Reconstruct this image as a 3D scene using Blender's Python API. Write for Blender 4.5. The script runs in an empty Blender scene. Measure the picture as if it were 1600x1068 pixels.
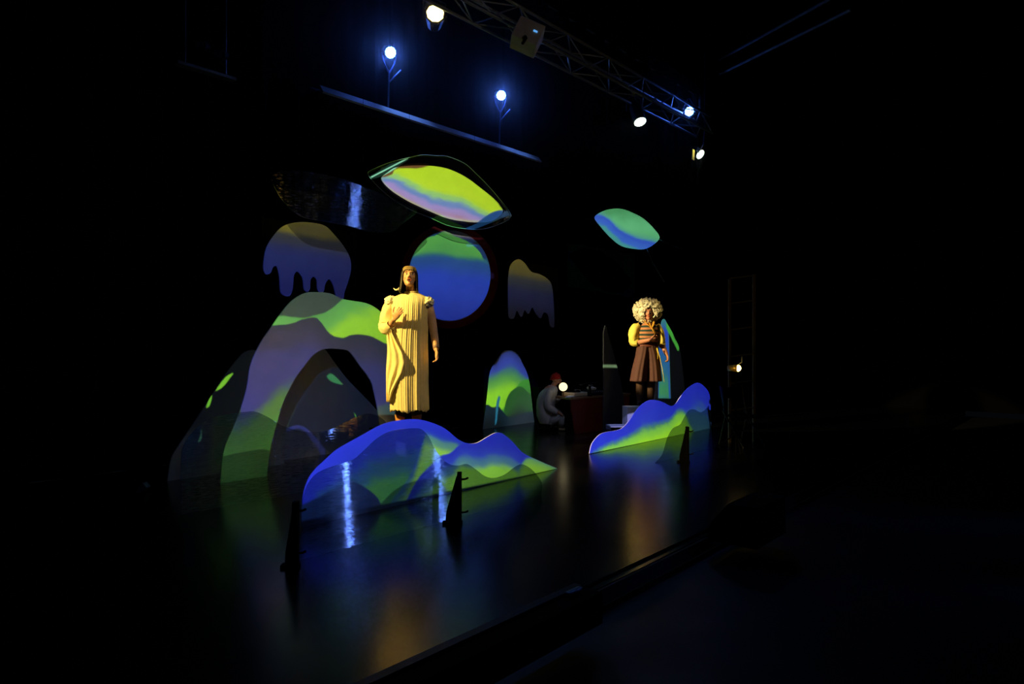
import bpy, bmesh, math, random
from mathutils import Vector, Matrix, Quaternion, noise
from mathutils.geometry import tessellate_polygon
S = bpy.context.scene
C = S.collection
PI = math.pi
random.seed(7)

# ------------------------------------------------------------------ camera
F, CX, CY, H = 1067.0, 800.0, 536.0, 1.5       # focal length in pixels, horizon, eye height
AX, AY = 0.655, 0.7556                         # the stage runs along +x, upstage is +y; the camera looks along (AY, AX)
YAW = -math.atan2(AY, AX)
cam = bpy.data.cameras.new('camera'); co = bpy.data.objects.new('camera', cam); C.objects.link(co)
co.location = (0, 0, H); co.rotation_euler = (PI/2, 0, YAW)
cam.sensor_width = 36; cam.lens = 36*F/1600; cam.shift_y = 2/1600; cam.clip_end = 200; cam.clip_start = .05
S.camera = co
# ------------------------------------------------------------------ world, exposure
w = bpy.data.worlds.new('world'); S.world = w; w.use_nodes = True
w.node_tree.nodes['Background'].inputs[0].default_value = (.55, .7, 1, 1)
w.node_tree.nodes['Background'].inputs[1].default_value = .0022
S.view_settings.view_transform = 'Standard'; S.view_settings.look = 'None'
S.view_settings.exposure = 0; S.view_settings.gamma = 1; S.view_settings.use_curve_mapping = False

def c2s(X, Y, z=0): return Vector((AX*X+AY*Y, -AY*X+AX*Y, z))
def pt(px, py, d): return c2s((px-CX)/F*d, d, H-(py-CY)/F*d)
def gp(px, py): return pt(px, py, H*F/(py-CY))
def depth(v): return v.x*AY+v.y*AX
CAM = Vector((0, 0, H))
class Plane:
    """vertical plane through (x,y), running at angle phi from the stage's x axis"""
    def __init__(s, x, y, phi=0):
        s.o = Vector((x, y, 0)); s.phi = phi
        s.u = Vector((math.cos(phi), math.sin(phi), 0)); s.n = Vector((-math.sin(phi), math.cos(phi), 0))
    def hit(s, px, py):
        r = pt(px, py, 1)-CAM
        return CAM + r*((s.o-CAM).dot(s.n)/r.dot(s.n))
    def loc(s, px, py):
        p = s.hit(px, py)
        return ((p-s.o).dot(s.u), 0.0 if py > 5000 else p.z)
Z0 = 9999                                      # "stands on the floor" in an outline
def plane_at(px, yc, phi=0):
    a = (px-CX)/F; Y = yc/(AX-AY*a)
    return Plane(AX*a*Y+AY*Y, yc, phi)

def lin(c): return tuple((v/255/12.92 if v/255 <= .04045 else ((v/255+.055)/1.055)**2.4) for v in c)

# ------------------------------------------------------------------ stage lamps with added fills for ladder and truss
def spot(name, pos, aim, col, W, ang, blend=.3, rad=.06):
    l = bpy.data.lights.new(name, 'SPOT'); o = bpy.data.objects.new(name, l); C.objects.link(o)
    o.location = pos; o.rotation_euler = (Vector(aim)-Vector(pos)).to_track_quat('-Z', 'Y').to_euler()
    l.energy = W; l.color = col; l.spot_size = math.radians(ang); l.spot_blend = blend; l.shadow_soft_size = rad
    return o
def cs(X, Y, z): return c2s(X, Y, z)
W1 = c2s(-1.09, 7.3); W2 = c2s((1011-CX)/F*11.2, 11.2); MAN = c2s((866-CX)/F*11.8, 11.8)
WARM = (1, .72, .22)
spot('warm_side_spotlight', cs(-5.0, 4.75, 4.4), (W1.x, W1.y, 1.42), (1, .7, .18), 3000, 18.5, .3)
spot('warm_top_spotlight', cs(.9, 4.6, 6.2), (W1.x, W1.y, 1.7), (1, .72, .25), 260, 14, .35)
spot('pale_side_spotlight', (4.6, 7.75, 3.3), (W2.x, W2.y, 1.47), (1, .8, .38), 2500, 14.5, .2)
spot('warm_front_spotlight', cs(5.04, 12.84, 5.6), (W2.x, W2.y, 1.5), (1, .7, .25), 420, 12, .35)
spot('cool_side_spotlight', cs(.9, 6.6, 5.4), (MAN.x+.35, MAN.y-.2, .45), (.74, .8, 1), 115, 19, .5)

spot('ladder_fill_light', cs(1.0, 5.0, 6.0), c2s(4.2, 12.4, 1.6), (1, .75, .4), 22, 17, .8)  # unseen fill added to bring up the ladder
spot('truss_fill_light', cs(4.5, 3.5, 3.4), Plane(0, 6).hit(850, 80), (1, .85, .6), 42, 44, .8)  # unseen warm fill added to brighten the truss and the grey box

# ------------------------------------------------------------------ materials
def nt(m):
    m.use_nodes = True; return m.node_tree
def mat(name, col, rough=.6, metal=0, var=.15, scale=8, bump=.0, emit=None, es=0, spec=.5, raw=False):
    m = bpy.data.materials.new(name); t = nt(m); b = t.nodes['Principled BSDF']
    c = col if raw else lin(col)
    tc = t.nodes.new('ShaderNodeTexCoord'); n = t.nodes.new('ShaderNodeTexNoise'); n.inputs['Scale'].default_value = scale
    n.inputs['Detail'].default_value = 4
    t.links.new(tc.outputs['Object'], n.inputs['Vector'])
    r = t.nodes.new('ShaderNodeValToRGB')
    r.color_ramp.elements[0].position = .3; r.color_ramp.elements[1].position = .7
    r.color_ramp.elements[0].color = tuple(v*(1-var) for v in c)+(1,); r.color_ramp.elements[1].color = tuple(min(1, v*(1+var)) for v in c)+(1,)
    t.links.new(n.outputs[0], r.inputs[0]); t.links.new(r.outputs[0], b.inputs['Base Color'])
    b.inputs['Roughness'].default_value = rough; b.inputs['Metallic'].default_value = metal
    b.inputs['Specular IOR Level'].default_value = spec
    if bump:
        bp = t.nodes.new('ShaderNodeBump'); bp.inputs['Strength'].default_value = bump; bp.inputs['Distance'].default_value = .01
        t.links.new(n.outputs[0], bp.inputs['Height']); t.links.new(bp.outputs[0], b.inputs['Normal'])
    if emit:
        b.inputs['Emission Color'].default_value = tuple(emit)+(1,); b.inputs['Emission Strength'].default_value = es
    return m
def clear(name, tint, gloss, haze, k=1.3, rough=.045):
    """clear acrylic: lets tinted light through, with a brushed film whose fine horizontal ripples smear reflections upright"""
    m = bpy.data.materials.new(name); t = nt(m); N = t.nodes; L = t.links
    N.remove(N['Principled BSDF']); out = N['Material Output']
    tr = N.new('ShaderNodeBsdfTransparent'); tr.inputs[0].default_value = tuple(tint)+(1,)
    df = N.new('ShaderNodeBsdfDiffuse'); df.inputs[0].default_value = (.7, .75, .8, 1)
    gl = N.new('ShaderNodeBsdfAnisotropic') if hasattr(bpy.types, 'ShaderNodeBsdfAnisotropic') else N.new('ShaderNodeBsdfGlossy')
    gl.inputs['Roughness'].default_value = rough
    tc = N.new('ShaderNodeTexCoord'); mp = N.new('ShaderNodeMapping'); mp.inputs['Scale'].default_value = (9, 9, 330)
    nz = N.new('ShaderNodeTexNoise'); nz.inputs['Scale'].default_value = 1; nz.inputs['Detail'].default_value = 1
    L.new(tc.outputs['Object'], mp.inputs[0]); L.new(mp.outputs[0], nz.inputs['Vector'])
    ma = N.new('ShaderNodeMath'); ma.operation = 'MULTIPLY_ADD'; ma.inputs[1].default_value = 2*k; ma.inputs[2].default_value = -k+.06*k
    L.new(nz.outputs[0], ma.inputs[0])
    cb = N.new('ShaderNodeCombineXYZ'); L.new(ma.outputs[0], cb.inputs[2])
    ge = N.new('ShaderNodeNewGeometry'); ad = N.new('ShaderNodeVectorMath'); ad.operation = 'ADD'
    L.new(ge.outputs['Normal'], ad.inputs[0]); L.new(cb.outputs[0], ad.inputs[1])
    no = N.new('ShaderNodeVectorMath'); no.operation = 'NORMALIZE'; L.new(ad.outputs[0], no.inputs[0]); L.new(no.outputs[0], gl.inputs['Normal'])
    m1 = N.new('ShaderNodeMixShader'); m1.inputs[0].default_value = haze; L.new(tr.outputs[0], m1.inputs[1]); L.new(df.outputs[0], m1.inputs[2])
    m2 = N.new('ShaderNodeMixShader'); m2.inputs[0].default_value = gloss; L.new(m1.outputs[0], m2.inputs[1]); L.new(gl.outputs[0], m2.inputs[2])
    L.new(m2.outputs[0], out.inputs[0])
    return m
M = dict(
    board=mat('white_painted_board', (228, 228, 226), .55, var=.05, scale=3, bump=.05, spec=.3),
    black=mat('black_paint', (7, 7, 8), .8, spec=.06), blackmetal=mat('black_metal', (18, 18, 20), .5, .3, spec=.25),
    steel=mat('grey_steel', (140, 136, 128), .4, .4, scale=20), drape=mat('black_drape', (9, 9, 9), .95, scale=4, spec=.05),
    darkwood=mat('dark_wall', (11, 9, 7), .9, spec=.05),
    red=mat('dark_red_paint', (104, 34, 18), .45, scale=5), rimred=mat('dark_red_rim', (150, 22, 20), .6),
    dimwood=mat('dim_wood', (120, 100, 70), .8, spec=.1),
    galleryedge=mat('grey_gallery_edge', (150, 150, 155), .6, var=.2, scale=6),
    unlit_board=mat('unlit_board_dark', (46, 50, 60), .7, spec=.1),  # blade board only: its lack of light put into a dark colour
    grey=mat('grey_case', (205, 190, 165), .6), white=mat('white_paint', (225, 225, 228), .5, var=.04),
    led=mat('lit_blue_led', (20, 40, 255), .4, emit=(.07, .2, 1), es=130),
    led_tube2=mat('lit_blue_tube_bright', (20, 40, 255), .4, emit=(.14, .28, 1), es=75), led_tube=mat('lit_blue_tube', (20, 40, 255), .4, emit=(.14, .28, 1), es=30),
    warm=mat('lit_warm_lens', (255, 230, 150), .4, emit=(1, .78, .3), es=4),
    warm2=mat('lit_small_warm_lens', (255, 230, 150), .4, emit=(1, .72, .2), es=9),
    pale=mat('lit_pale_lens', (240, 255, 230), .4, emit=(.8, 1, .78), es=3),
    globe=mat('lit_globe_glass', (255, 240, 200), .3, emit=(1, .84, .46), es=1.45),
    gel=mat('yellow_gel', (205, 190, 60), .4), alu=mat('white_metal_flap', (190, 190, 180), .4, .3),
    paper=mat('white_paper', (225, 225, 220), .7), tape=mat('green_glow_tape', (110, 190, 120), .5),
    blueframe=mat('grey_blue_metal', (110, 120, 150), .35, .7),
    tableTop=mat('brown_table_top', (120, 88, 60), .35, scale=14),
)
M['clear_front'] = clear('clear_acrylic_front', (.76, .80, .87), .27, .006, 1.7)
M['clear_mid'] = clear('clear_acrylic_middle', (.66, .72, .82), .2, .01, .75)
M['clear_leaf'] = clear('clear_acrylic_leaf', (.9, .92, .94), .3, .004, 1.7)
M['clear_rim'] = clear('clear_acrylic_leaf_rim', (.80, .84, .82), .04, .03, 1.0, .1)
# stage floor: glossy black dance vinyl with scuffs
def floor_mat(name, col, r0, r1):
    m = mat(name, col, .3, var=.15, scale=2.5, spec=.55); t = m.node_tree; b = t.nodes['Principled BSDF']
    tc = t.nodes.new('ShaderNodeTexCoord'); n = t.nodes.new('ShaderNodeTexNoise'); n.inputs['Scale'].default_value = 3; n.inputs['Detail'].default_value = 8
    mr = t.nodes.new('ShaderNodeMapRange'); mr.inputs[1].default_value = .3; mr.inputs[2].default_value = .7; mr.inputs[3].default_value = r0; mr.inputs[4].default_value = r1
    t.links.new(tc.outputs['Object'], n.inputs['Vector']); t.links.new(n.outputs[0], mr.inputs[0]); t.links.new(mr.outputs[0], b.inputs['Roughness'])
    n2 = t.nodes.new('ShaderNodeTexNoise'); n2.inputs['Scale'].default_value = 45; n2.inputs['Detail'].default_value = 3
    t.links.new(tc.outputs['Object'], n2.inputs['Vector'])
    bp = t.nodes.new('ShaderNodeBump'); bp.inputs['Strength'].default_value = .025; bp.inputs['Distance'].default_value = .002
    t.links.new(n2.outputs[0], bp.inputs['Height']); t.links.new(bp.outputs[0], b.inputs['Normal'])
    return m
M['floor'] = floor_mat('black_dance_vinyl', (8, 9, 12), .19, .23)
M['floor2'] = floor_mat('black_auditorium_floor', (11, 12, 15), .45, .55)

# ------------------------------------------------------------------ mesh helpers
def box(bm, c, s, rot=None, bev=0):
    g = bmesh.ops.create_cube(bm, size=1)['verts']
    mx = Matrix.Translation(c) @ (rot.to_4x4() if rot else Matrix()) @ Matrix.Diagonal((*s, 1))
    bmesh.ops.transform(bm, matrix=mx, verts=g)
    if bev:
        es = list({e for v in g for e in v.link_edges})
        bmesh.ops.bevel(bm, geom=es, offset=bev, segments=2, profile=.6, affect='EDGES')
def frame(d):
    d = d.normalized(); a = Vector((0, 0, 1)) if abs(d.z) < .9 else Vector((1, 0, 0))
    u = d.cross(a).normalized(); return u, u.cross(d).normalized()
def tube(bm, pts, rad, seg=8, flat=1.0, cap=True, ref=None):
    pts = [Vector(p) for p in pts]
    if not hasattr(rad, '__len__'): rad = [rad]*len(pts)
    rings = []; u = None
    for i, p in enumerate(pts):
        d = (pts[min(i+1, len(pts)-1)]-pts[max(i-1, 0)]).normalized()
        if u is None:
            u = frame(d)[0] if ref is None else (Vector(ref)-d*d.dot(Vector(ref))).normalized()
        else: u = (u-d*u.dot(d)).normalized()
        v = d.cross(u)
        rings.append([bm.verts.new(p+(u*math.cos(2*PI*k/seg)+v*flat*math.sin(2*PI*k/seg))*rad[i]) for k in range(seg)])
    for a, b in zip(rings, rings[1:]):
        for k in range(seg): bm.faces.new((a[k], a[(k+1) % seg], b[(k+1) % seg], b[k]))
    if cap:
        for r, i, s in ((rings[0], 0, -1), (rings[-1], -1, 1)):
            d = (pts[1]-pts[0]).normalized() if i == 0 else (pts[-1]-pts[-2]).normalized()
            c = bm.verts.new(pts[i]+d*s*rad[i]*.5)
            for k in range(seg):
                f = (r[k], r[(k+1) % seg], c)
                bm.faces.new(f if s > 0 else f[::-1])
    return rings
def interp(rings, n):
    out = []
    for i in range(n):
        t = i/(n-1)*(len(rings)-1); j = min(int(t), len(rings)-2); q = t-j
        p0, p1, p2, p3 = rings[max(j-1, 0)], rings[j], rings[j+1], rings[min(j+2, len(rings)-1)]
        out.append(tuple(.5*((2*b)+(c-a)*q+(2*a-5*b+4*c-d)*q*q+(-a+3*b-3*c+d)*q**3) for a, b, c, d in zip(p0, p1, p2, p3)))
    return out
def spl(pts, rad, n=4):
    q = interp([tuple(p)+(r,) for p, r in zip(pts, rad)], (len(pts)-1)*n+1)
    return [Vector(v[:3]) for v in q], [v[3] for v in q]
def pipe(bm, a, b, r, seg=8): tube(bm, [a, b], r, seg)
def ell(bm, c, r, rot=None, sub=2):
    g = bmesh.ops.create_icosphere(bm, subdivisions=sub, radius=1)['verts']
    mx = Matrix.Translation(c) @ (rot.to_4x4() if rot else Matrix()) @ Matrix.Diagonal((*r, 1))
    bmesh.ops.transform(bm, matrix=mx, verts=g); return g
def cyl(bm, a, b, r1, r2=None, seg=20, cap=True):
    r2 = r1 if r2 is None else r2
    a = Vector(a); b = Vector(b); u, v = frame(b-a)
    R = [[bm.verts.new(p+(u*math.cos(2*PI*k/seg)+v*math.sin(2*PI*k/seg))*r) for k in range(seg)] for p, r in ((a, r1), (b, r2))]
    for k in range(seg): bm.faces.new((R[0][k], R[0][(k+1) % seg], R[1][(k+1) % seg], R[1][k]))
    if cap: bm.faces.new(R[0][::-1]); bm.faces.new(R[1])
def mesh_of(name, bm, m, smooth=False):
    bmesh.ops.recalc_face_normals(bm, faces=bm.faces[:])
    me = bpy.data.meshes.new(name); bm.to_mesh(me); bm.free()
    me.materials.append(M[m] if isinstance(m, str) else m)
    if smooth: me.polygons.foreach_set('use_smooth', [True]*len(me.polygons))
    return me
def obj(name, bm, m, parent=None, smooth=False, label=None):
    me = bm if isinstance(bm, bpy.types.Mesh) else mesh_of(name, bm, m, smooth)
    o = bpy.data.objects.new(name, me); C.objects.link(o)
    if parent: o.parent = parent
    if label: o['label'] = label
    return o
def new(): return bmesh.new()
def tag(o, label, cat, group=None):
    o['label'] = label; o['category'] = cat
    if group: o['group'] = group
    return o
def thing(name, loc, label, cat, rz=0, group=None):
    o = bpy.data.objects.new(name, None); C.objects.link(o); o.empty_display_size = .1
    o.location = loc; o.rotation_euler = (0, 0, rz); return tag(o, label, cat, group)
def struct(name, bm, m):
    o = obj(name, bm, m); o['kind'] = 'structure'; return o
def dup(root, loc, label, rz=None):
    r = root.copy(); C.objects.link(r); r.location = loc; r['label'] = label
    if rz is not None: r.rotation_euler = rz
    for ch in list(root.children):
        c = ch.copy(); C.objects.link(c); c.parent = r
        for g in list(ch.children):
            d = g.copy(); C.objects.link(d); d.parent = c
    return r
def smooth_loop(P, n=4):
    """Catmull-Rom through a closed outline; a third entry marks a corner"""
    out = []; N = len(P)
    for i in range(N):
        p0, p1, p2, p3 = P[i-1], P[i], P[(i+1) % N], P[(i+2) % N]
        a = Vector(p1[:2]); b = Vector(p2[:2])
        ta = (b-Vector(p0[:2]))*.5 if len(p1) < 3 else (b-a)
        tb = (Vector(p3[:2])-a)*.5 if len(p2) < 3 else (b-a)
        d = (b-a).length
        for tv in (ta, tb):
            if tv.length > d: tv *= d/tv.length
        if len(p1) > 2 and len(p2) > 2: out.append(tuple(a)); continue
        for k in range(n):
            t = k/n; t2 = t*t; t3 = t2*t
            q = a*(2*t3-3*t2+1)+ta*(t3-2*t2+t)+b*(-2*t3+3*t2)+tb*(t3-t2); out.append(tuple(q))
    return out
def slab(bm, loop, th, y0=0):
    """flat sheet with real thickness from an outline in (x,z)"""
    f = [bm.verts.new((x, y0, z)) for x, z in loop]; b = [bm.verts.new((x, y0+th, z)) for x, z in loop]
    n = len(loop)
    for i in range(n): bm.faces.new((f[i], b[i], b[(i+1) % n], f[(i+1) % n]))
    for i, j, k in tessellate_polygon([[Vector((x, z, 0)) for x, z in loop]]):
        bm.faces.new((f[i], f[j], f[k])); bm.faces.new((b[k], b[j], b[i]))
def outline(P, pl):
    out = []
    for p in P:
        x, z = pl.loc(p[0], p[1]); out.append((x, max(z, 0.0)) + tuple(p[2:3]))
    return out
def panel(name, P, pl, th, m, label=None, cat=None, parent=None, y0=0, smooth=4, group=None):
    bm = new(); slab(bm, smooth_loop(outline(P, pl), smooth), th, y0)
    o = obj(name, bm, m, parent, label=None if not parent else label)
    if not parent:
        o.location = pl.o; o.rotation_euler = (0, 0, pl.phi); tag(o, label, cat, group)
    return o

# ------------------------------------------------------------------ video projectors (each throws one slide on one set piece: hills and skies, also drawn-in shadows and stray light)
def projector(name, pl, P, layers, pos, gain=1.0, dim=(0, 0, 0), pad=.04, mask=None):
    pos = Vector(pos)
    pts = [pl.hit(p[0], p[1]) if p[1] < 5000 else None for p in P]
    pts = [q if q is not None else pl.hit(p[0], 540+0) for q, p in zip(pts, P)]
    for p in P:                                # floor corners
        if p[1] > 5000:
            q = pl.hit(p[0], 540); q.z = 0; pts.append(q)
    ctr = sum(pts, Vector())/len(pts)
    q = (ctr-pos).to_track_quat('-Z', 'Y'); iq = q.inverted()
    def uv(p):
        v = iq @ (p-pos); return v.x/-v.z, v.y/-v.z
    U = [uv(p) for p in pts]
    u0, u1 = min(a for a, b in U), max(a for a, b in U); v0, v1 = min(b for a, b in U), max(b for a, b in U)
    du, dv = (u1-u0)*pad, (v1-v0)*pad; u0 -= du; u1 += du; v0 -= dv; v1 += dv
    pyv = [p[1] for p in P if p[1] < 5000]
    hpx = (max(pyv)-min(pyv)) if len(pyv) == len(P) else F*(max(p.z for p in pts)-0)/depth(ctr)
    def st(px, py):
        if py <= -900: return None
        a, b = uv(pl.hit(px, py)); return (a-u0)/(u1-u0), (b-v0)/(v1-v0)
    l = bpy.data.lights.new(name, 'SPOT'); o = bpy.data.objects.new(name, l); C.objects.link(o)
    o.location = pos; o.rotation_euler = q.to_euler()
    half = math.hypot(max(abs(u0), abs(u1)), max(abs(v0), abs(v1)))
    l.spot_size = min(2*math.atan(half)*1.05, 3.0); l.spot_blend = .02; l.shadow_soft_size = .008
    r = (ctr-pos).length; cosn = abs((ctr-pos).normalized().dot(pl.n))
    l.energy = 39.48*r*r/(.78*max(cosn, .2))*gain*.8
    l.use_nodes = True; t = l.node_tree; N = t.nodes; L = t.links
    em = [n for n in N if n.type == 'EMISSION'][0]
    def math_(op, a, b=None, c=None, clamp=False):
        n = N.new('ShaderNodeMath'); n.operation = op; n.use_clamp = clamp
        for i, v in enumerate((a, b, c)):
            if v is None: continue
            if isinstance(v, (int, float)): n.inputs[i].default_value = v
            else: L.new(v, n.inputs[i])
        return n.outputs[0]
    tc = N.new('ShaderNodeTexCoord'); sp = N.new('ShaderNodeSeparateXYZ'); L.new(tc.outputs['Normal'], sp.inputs[0])
    nz_ = math_('MULTIPLY', sp.outputs[2], -1); u = math_('DIVIDE', sp.outputs[0], nz_); v = math_('DIVIDE', sp.outputs[1], nz_)
    s = math_('MULTIPLY_ADD', u, 1/(u1-u0), -u0/(u1-u0)); tt = math_('MULTIPLY_ADD', v, 1/(v1-v0), -v0/(v1-v0))
    cb = N.new('ShaderNodeCombineXYZ'); L.new(u, cb.inputs[0]); L.new(v, cb.inputs[1])
    def noise_(sc, det, sx=1, sy=1):
        mp = N.new('ShaderNodeMapping'); mp.inputs['Scale'].default_value = (sc*sx, sc*sy, 1); L.new(cb.outputs[0], mp.inputs[0])
        n = N.new('ShaderNodeTexNoise'); n.inputs['Scale'].default_value = 1; n.inputs['Detail'].default_value = det; n.inputs['Roughness'].default_value = .6
        L.new(mp.outputs[0], n.inputs['Vector']); return math_('SUBTRACT', n.outputs[0], .5)
    px2t = 1/(hpx*(1+2*pad))
    nfine = noise_(130, 5); nsoft = noise_(34, 3, 1, 1.8)
    def curve(pts_, lim=0):
        q = sorted(x for x in (st(*p) for p in pts_) if x is not None)
        fc = N.new('ShaderNodeFloatCurve'); mp = fc.mapping; mp.clip_min_x = -1; mp.clip_min_y = -1; mp.clip_max_x = 2; mp.clip_max_y = 2
        mp.extend = 'HORIZONTAL'; cv = mp.curves[0]
        xs = []
        for a, b in q:
            if xs and a-xs[-1][0] < .004: a = xs[-1][0]+.004
            xs.append((a, min(max(b, -.9), 1.9)))
        while len(cv.points) < len(xs): cv.points.new(.5, .5)
        for p, (a, b) in zip(cv.points, xs): p.location = (a, b); p.handle_type = 'AUTO_CLAMPED'
        mp.update(); L.new(s, fc.inputs['Value']); o_ = fc.outputs[0]
        if lim:                                # a band ends where its outline ends
            ins = math_('MULTIPLY', math_('GREATER_THAN', s, xs[0][0]), math_('LESS_THAN', s, xs[-1][0]))
            o_ = math_('MULTIPLY_ADD', math_('SUBTRACT', 1.0, ins), -9.0 if lim > 0 else 9.0, o_)
        return o_
    def rgb(c):
        n = N.new('ShaderNodeRGB'); n.outputs[0].default_value = lin(c)+(1,); return n.outputs[0]
    def mix(f, a, b):
        n = N.new('ShaderNodeMix'); n.data_type = 'RGBA'; L.new(f, n.inputs[0]) if not isinstance(f, float) else None
        L.new(a, n.inputs[6]); L.new(b, n.inputs[7]); return n.outputs[2]
    col = rgb(dim)
    for ly in layers:
        soft = ly.get('soft', 1.2)*px2t; rough = ly.get('rough', 1.5)*px2t; wash = ly.get('wash', 14)*px2t
        te = math_('MULTIPLY_ADD', nfine, rough*2, tt)
        f = None
        if ly.get('top'):
            cu = curve(ly['top'], 1); d = math_('SUBTRACT', cu, te); f = math_('MULTIPLY_ADD', d, 1/soft, .5, True)
        else: d = math_('SUBTRACT', 1.0, te)
        if ly.get('bot'):
            g = math_('MULTIPLY_ADD', math_('SUBTRACT', te, curve(ly['bot'], -1 if ly.get('top') else 0)), 1/soft, .5, True)
            f = g if f is None else math_('MULTIPLY', f, g)
        st_ = ly['stops']
        if len(st_) == 1: cc = rgb(st_[0][1])
        else:
            full = st_[-1][0]*px2t
            dd = math_('MULTIPLY_ADD', nsoft, wash*2, d)
            dd = math_('MULTIPLY_ADD', nfine, wash*.35, dd)
            fac = math_('MULTIPLY', dd, 1/full, None, True)
            cr = N.new('ShaderNodeValToRGB'); e = cr.color_ramp; e.interpolation = 'EASE'
            while len(e.elements) < len(st_): e.elements.new(.5)
            for el, (dp, c) in zip(e.elements, st_): el.position = dp/st_[-1][0]; el.color = lin(c)+(1,)
            for i, (dp, c) in enumerate(st_): e.elements[i].position = dp/st_[-1][0]; e.elements[i].color = lin(c)+(1,)
            L.new(fac, cr.inputs[0]); cc = cr.outputs[0]
        col = cc if f is None else mix(f, col, cc)
    # keep the beam inside the slide's window
    win = math_('MULTIPLY', math_('MULTIPLY', math_('GREATER_THAN', s, 0), math_('LESS_THAN', s, 1)), math_('MULTIPLY', math_('GREATER_THAN', tt, 0), math_('LESS_THAN', tt, 1)))
    if mask:
        for kind, pts_ in mask:
            d = math_('SUBTRACT', curve(pts_), tt); d = d if kind == 'top' else math_('MULTIPLY', d, -1)
            win = math_('MULTIPLY', win, math_('MULTIPLY_ADD', d, 1/(1.2*px2t), .5, True))
    L.new(col, em.inputs['Color']); L.new(win, em.inputs['Strength'])
    return o
PRJ = cs(-.75, .7, 3.5)                         # the projectors hang in front of the stage, above the camera
PRJ_R = cs(1.3, .7, 3.5)

# ------------------------------------------------------------------ room
YB, XR, XL, ZC, YE = 8.7, 18.0, -4.0, 8.5, 2.34
bm = new(); box(bm, (7, (YE+YB)/2, -.05), (22, YB-YE, .1)); struct('floor', bm, 'floor')
bm = new(); box(bm, (7, (YE-10)/2-.01, -.16), (22, YE+10-.02, .1)); struct('floor_2', bm, 'floor2')
bm = new(); box(bm, (7, YE-.012, -.055), (22, .02, .1)); struct('trim_1', bm, 'blackmetal')
bm = new()                                     # pleated black drape along the back
n = 440; v = []
for i in range(n+1):
    x = XL+(XR-XL)*i/n; y = YB+.05*math.sin(x*9)+.02*math.sin(x*23+1)
    v.append((bm.verts.new((x, y, 0)), bm.verts.new((x, y, ZC))))
for a, b in zip(v, v[1:]): bm.faces.new((a[0], b[0], b[1], a[1]))
struct('wall_back', bm, 'drape')
bm = new(); box(bm, (XR+.05, (YB-10)/2, ZC/2), (.1, YB+10, ZC)); struct('wall_right', bm, 'darkwood')
bm = new(); box(bm, (XL-.05, (YB-10)/2, ZC/2), (.1, YB+10, ZC)); struct('wall_left', bm, 'drape')
bm = new(); box(bm, (7, -10.05, ZC/2), (22, .1, ZC)); struct('wall_front', bm, 'drape')
bm = new(); box(bm, (7, (YB-10)/2, ZC+.05), (22, YB+10, .1)); struct('ceiling', bm, 'drape')
# ------------------------------------------------------------------ gallery along the back wall
GY = 7.7
g0, g1 = Plane(0, GY).hit(500, 131), Plane(0, GY).hit(842, 250)
gz = (Plane(0, GY).hit(690, 198)).z
gal = thing('gallery', ((g0.x+g1.x)/2, GY, gz), 'black gallery ledge along the back drape, its rounded rim lit blue by two lamps', 'gallery')
hl = (g1.x-g0.x)/2
bm = new(); box(bm, (0, .45, -.065), (2*hl, .86, .06)); obj('deck', bm, 'black', gal)
bm = new(); box(bm, (0, -.02, -.03), (2*hl, .03, .125), Matrix.Rotation(math.radians(-38), 3, 'X')); obj('edge_board', bm, 'galleryedge', gal)
bm = new(); cyl(bm, (-hl, .22, .045), (hl, .22, .045), .012, seg=8)
for i in range(9): box(bm, (-hl+.1+i*(2*hl-.2)/8, .22, .005), (.02, .02, .08))
obj('toe_rail', bm, 'blueframe', gal)
# ------------------------------------------------------------------ set pieces
ARCH = [(343, Z0, 1), (347, 723), (352, 698), (364, 670), (375, 642), (386, 605), (391.7, 569), (407, 536), (426, 508), (440, 488), (455, 470.6), (472.6, 459), (488, 456), (515.6, 458), (536, 467), (571, 473), (589, 482), (604, 498), (614, 530), (619, 570), (622, 610), (624, 650), (627, Z0, 1),
        (596, Z0, 1), (591.5, 648), (586, 617), (579, 594), (561, 569), (546, 549), (536, 545.6), (508, 545), (490, 554), (477.7, 569), (462.5, 589), (450, 612), (442, 630), (434.5, 655), (423, 698), (417, Z0, 1)]
pA = plane_at(480, 7.15)
panel('arch_board', ARCH, pA, .018, 'board', 'tall pale arch board with a green and lilac picture thrown on it', 'set piece')
pB = plane_at(480, 7.7)
MA = [(262, Z0, 1), (268, 715), (283, 690), (303, 660), (328, 622), (352, 585), (378, 553), (390, 547), (402, 548), (414, 560), (428, 600), (438, 660), (444, Z0, 1)]
MB_ = [(405, Z0, 1), (418, 640), (442, 585), (467, 547), (488, 538), (506, 544), (520, 562), (541, 590), (565, 615), (589, 641), (602, 665), (608, Z0, 1)]
panel('mountain_board', MA, pB, .015, 'board', 'dark mountain board behind the arch, left of its left leg', 'set piece')
pB2 = plane_at(480, 7.95)
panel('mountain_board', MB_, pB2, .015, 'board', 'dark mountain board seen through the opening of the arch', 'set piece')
pC = plane_at(792, 8.19)
SH = [(755, Z0, 1), (757, 655), (760.7, 628.7), (764, 598), (767, 579), (776.6, 562), (786, 549), (794, 547), (802, 548), (810, 554), (816, 566.6), (823, 581), (827.5, 598), (830, 618), (833, 645), (835, Z0, 1)]
panel('small_hill_board', SH, pC, .015, 'board', 'small narrow blue and green hill board at the back, left of the seated man', 'set piece')
pH = plane_at(650, 4.94)
BH = [(472, Z0, 1), (473, 782), (480, 752), (493, 733), (506.7, 720), (527, 702), (562, 682), (597, 663), (620, 657), (649, 654.5), (672, 659), (695, 669), (716, 686), (730, 692), (745, 691.6), (762, 682), (774, 676), (785, 677), (800, 689), (817, 707), (846, 721), (871, 731.5, 1)]
panel('wave_hill_board', BH, pH, .012, 'board', 'long blue and green double hill board in front of the singer in the dress', 'set piece')
pF = plane_at(650, 4.19)
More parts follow.
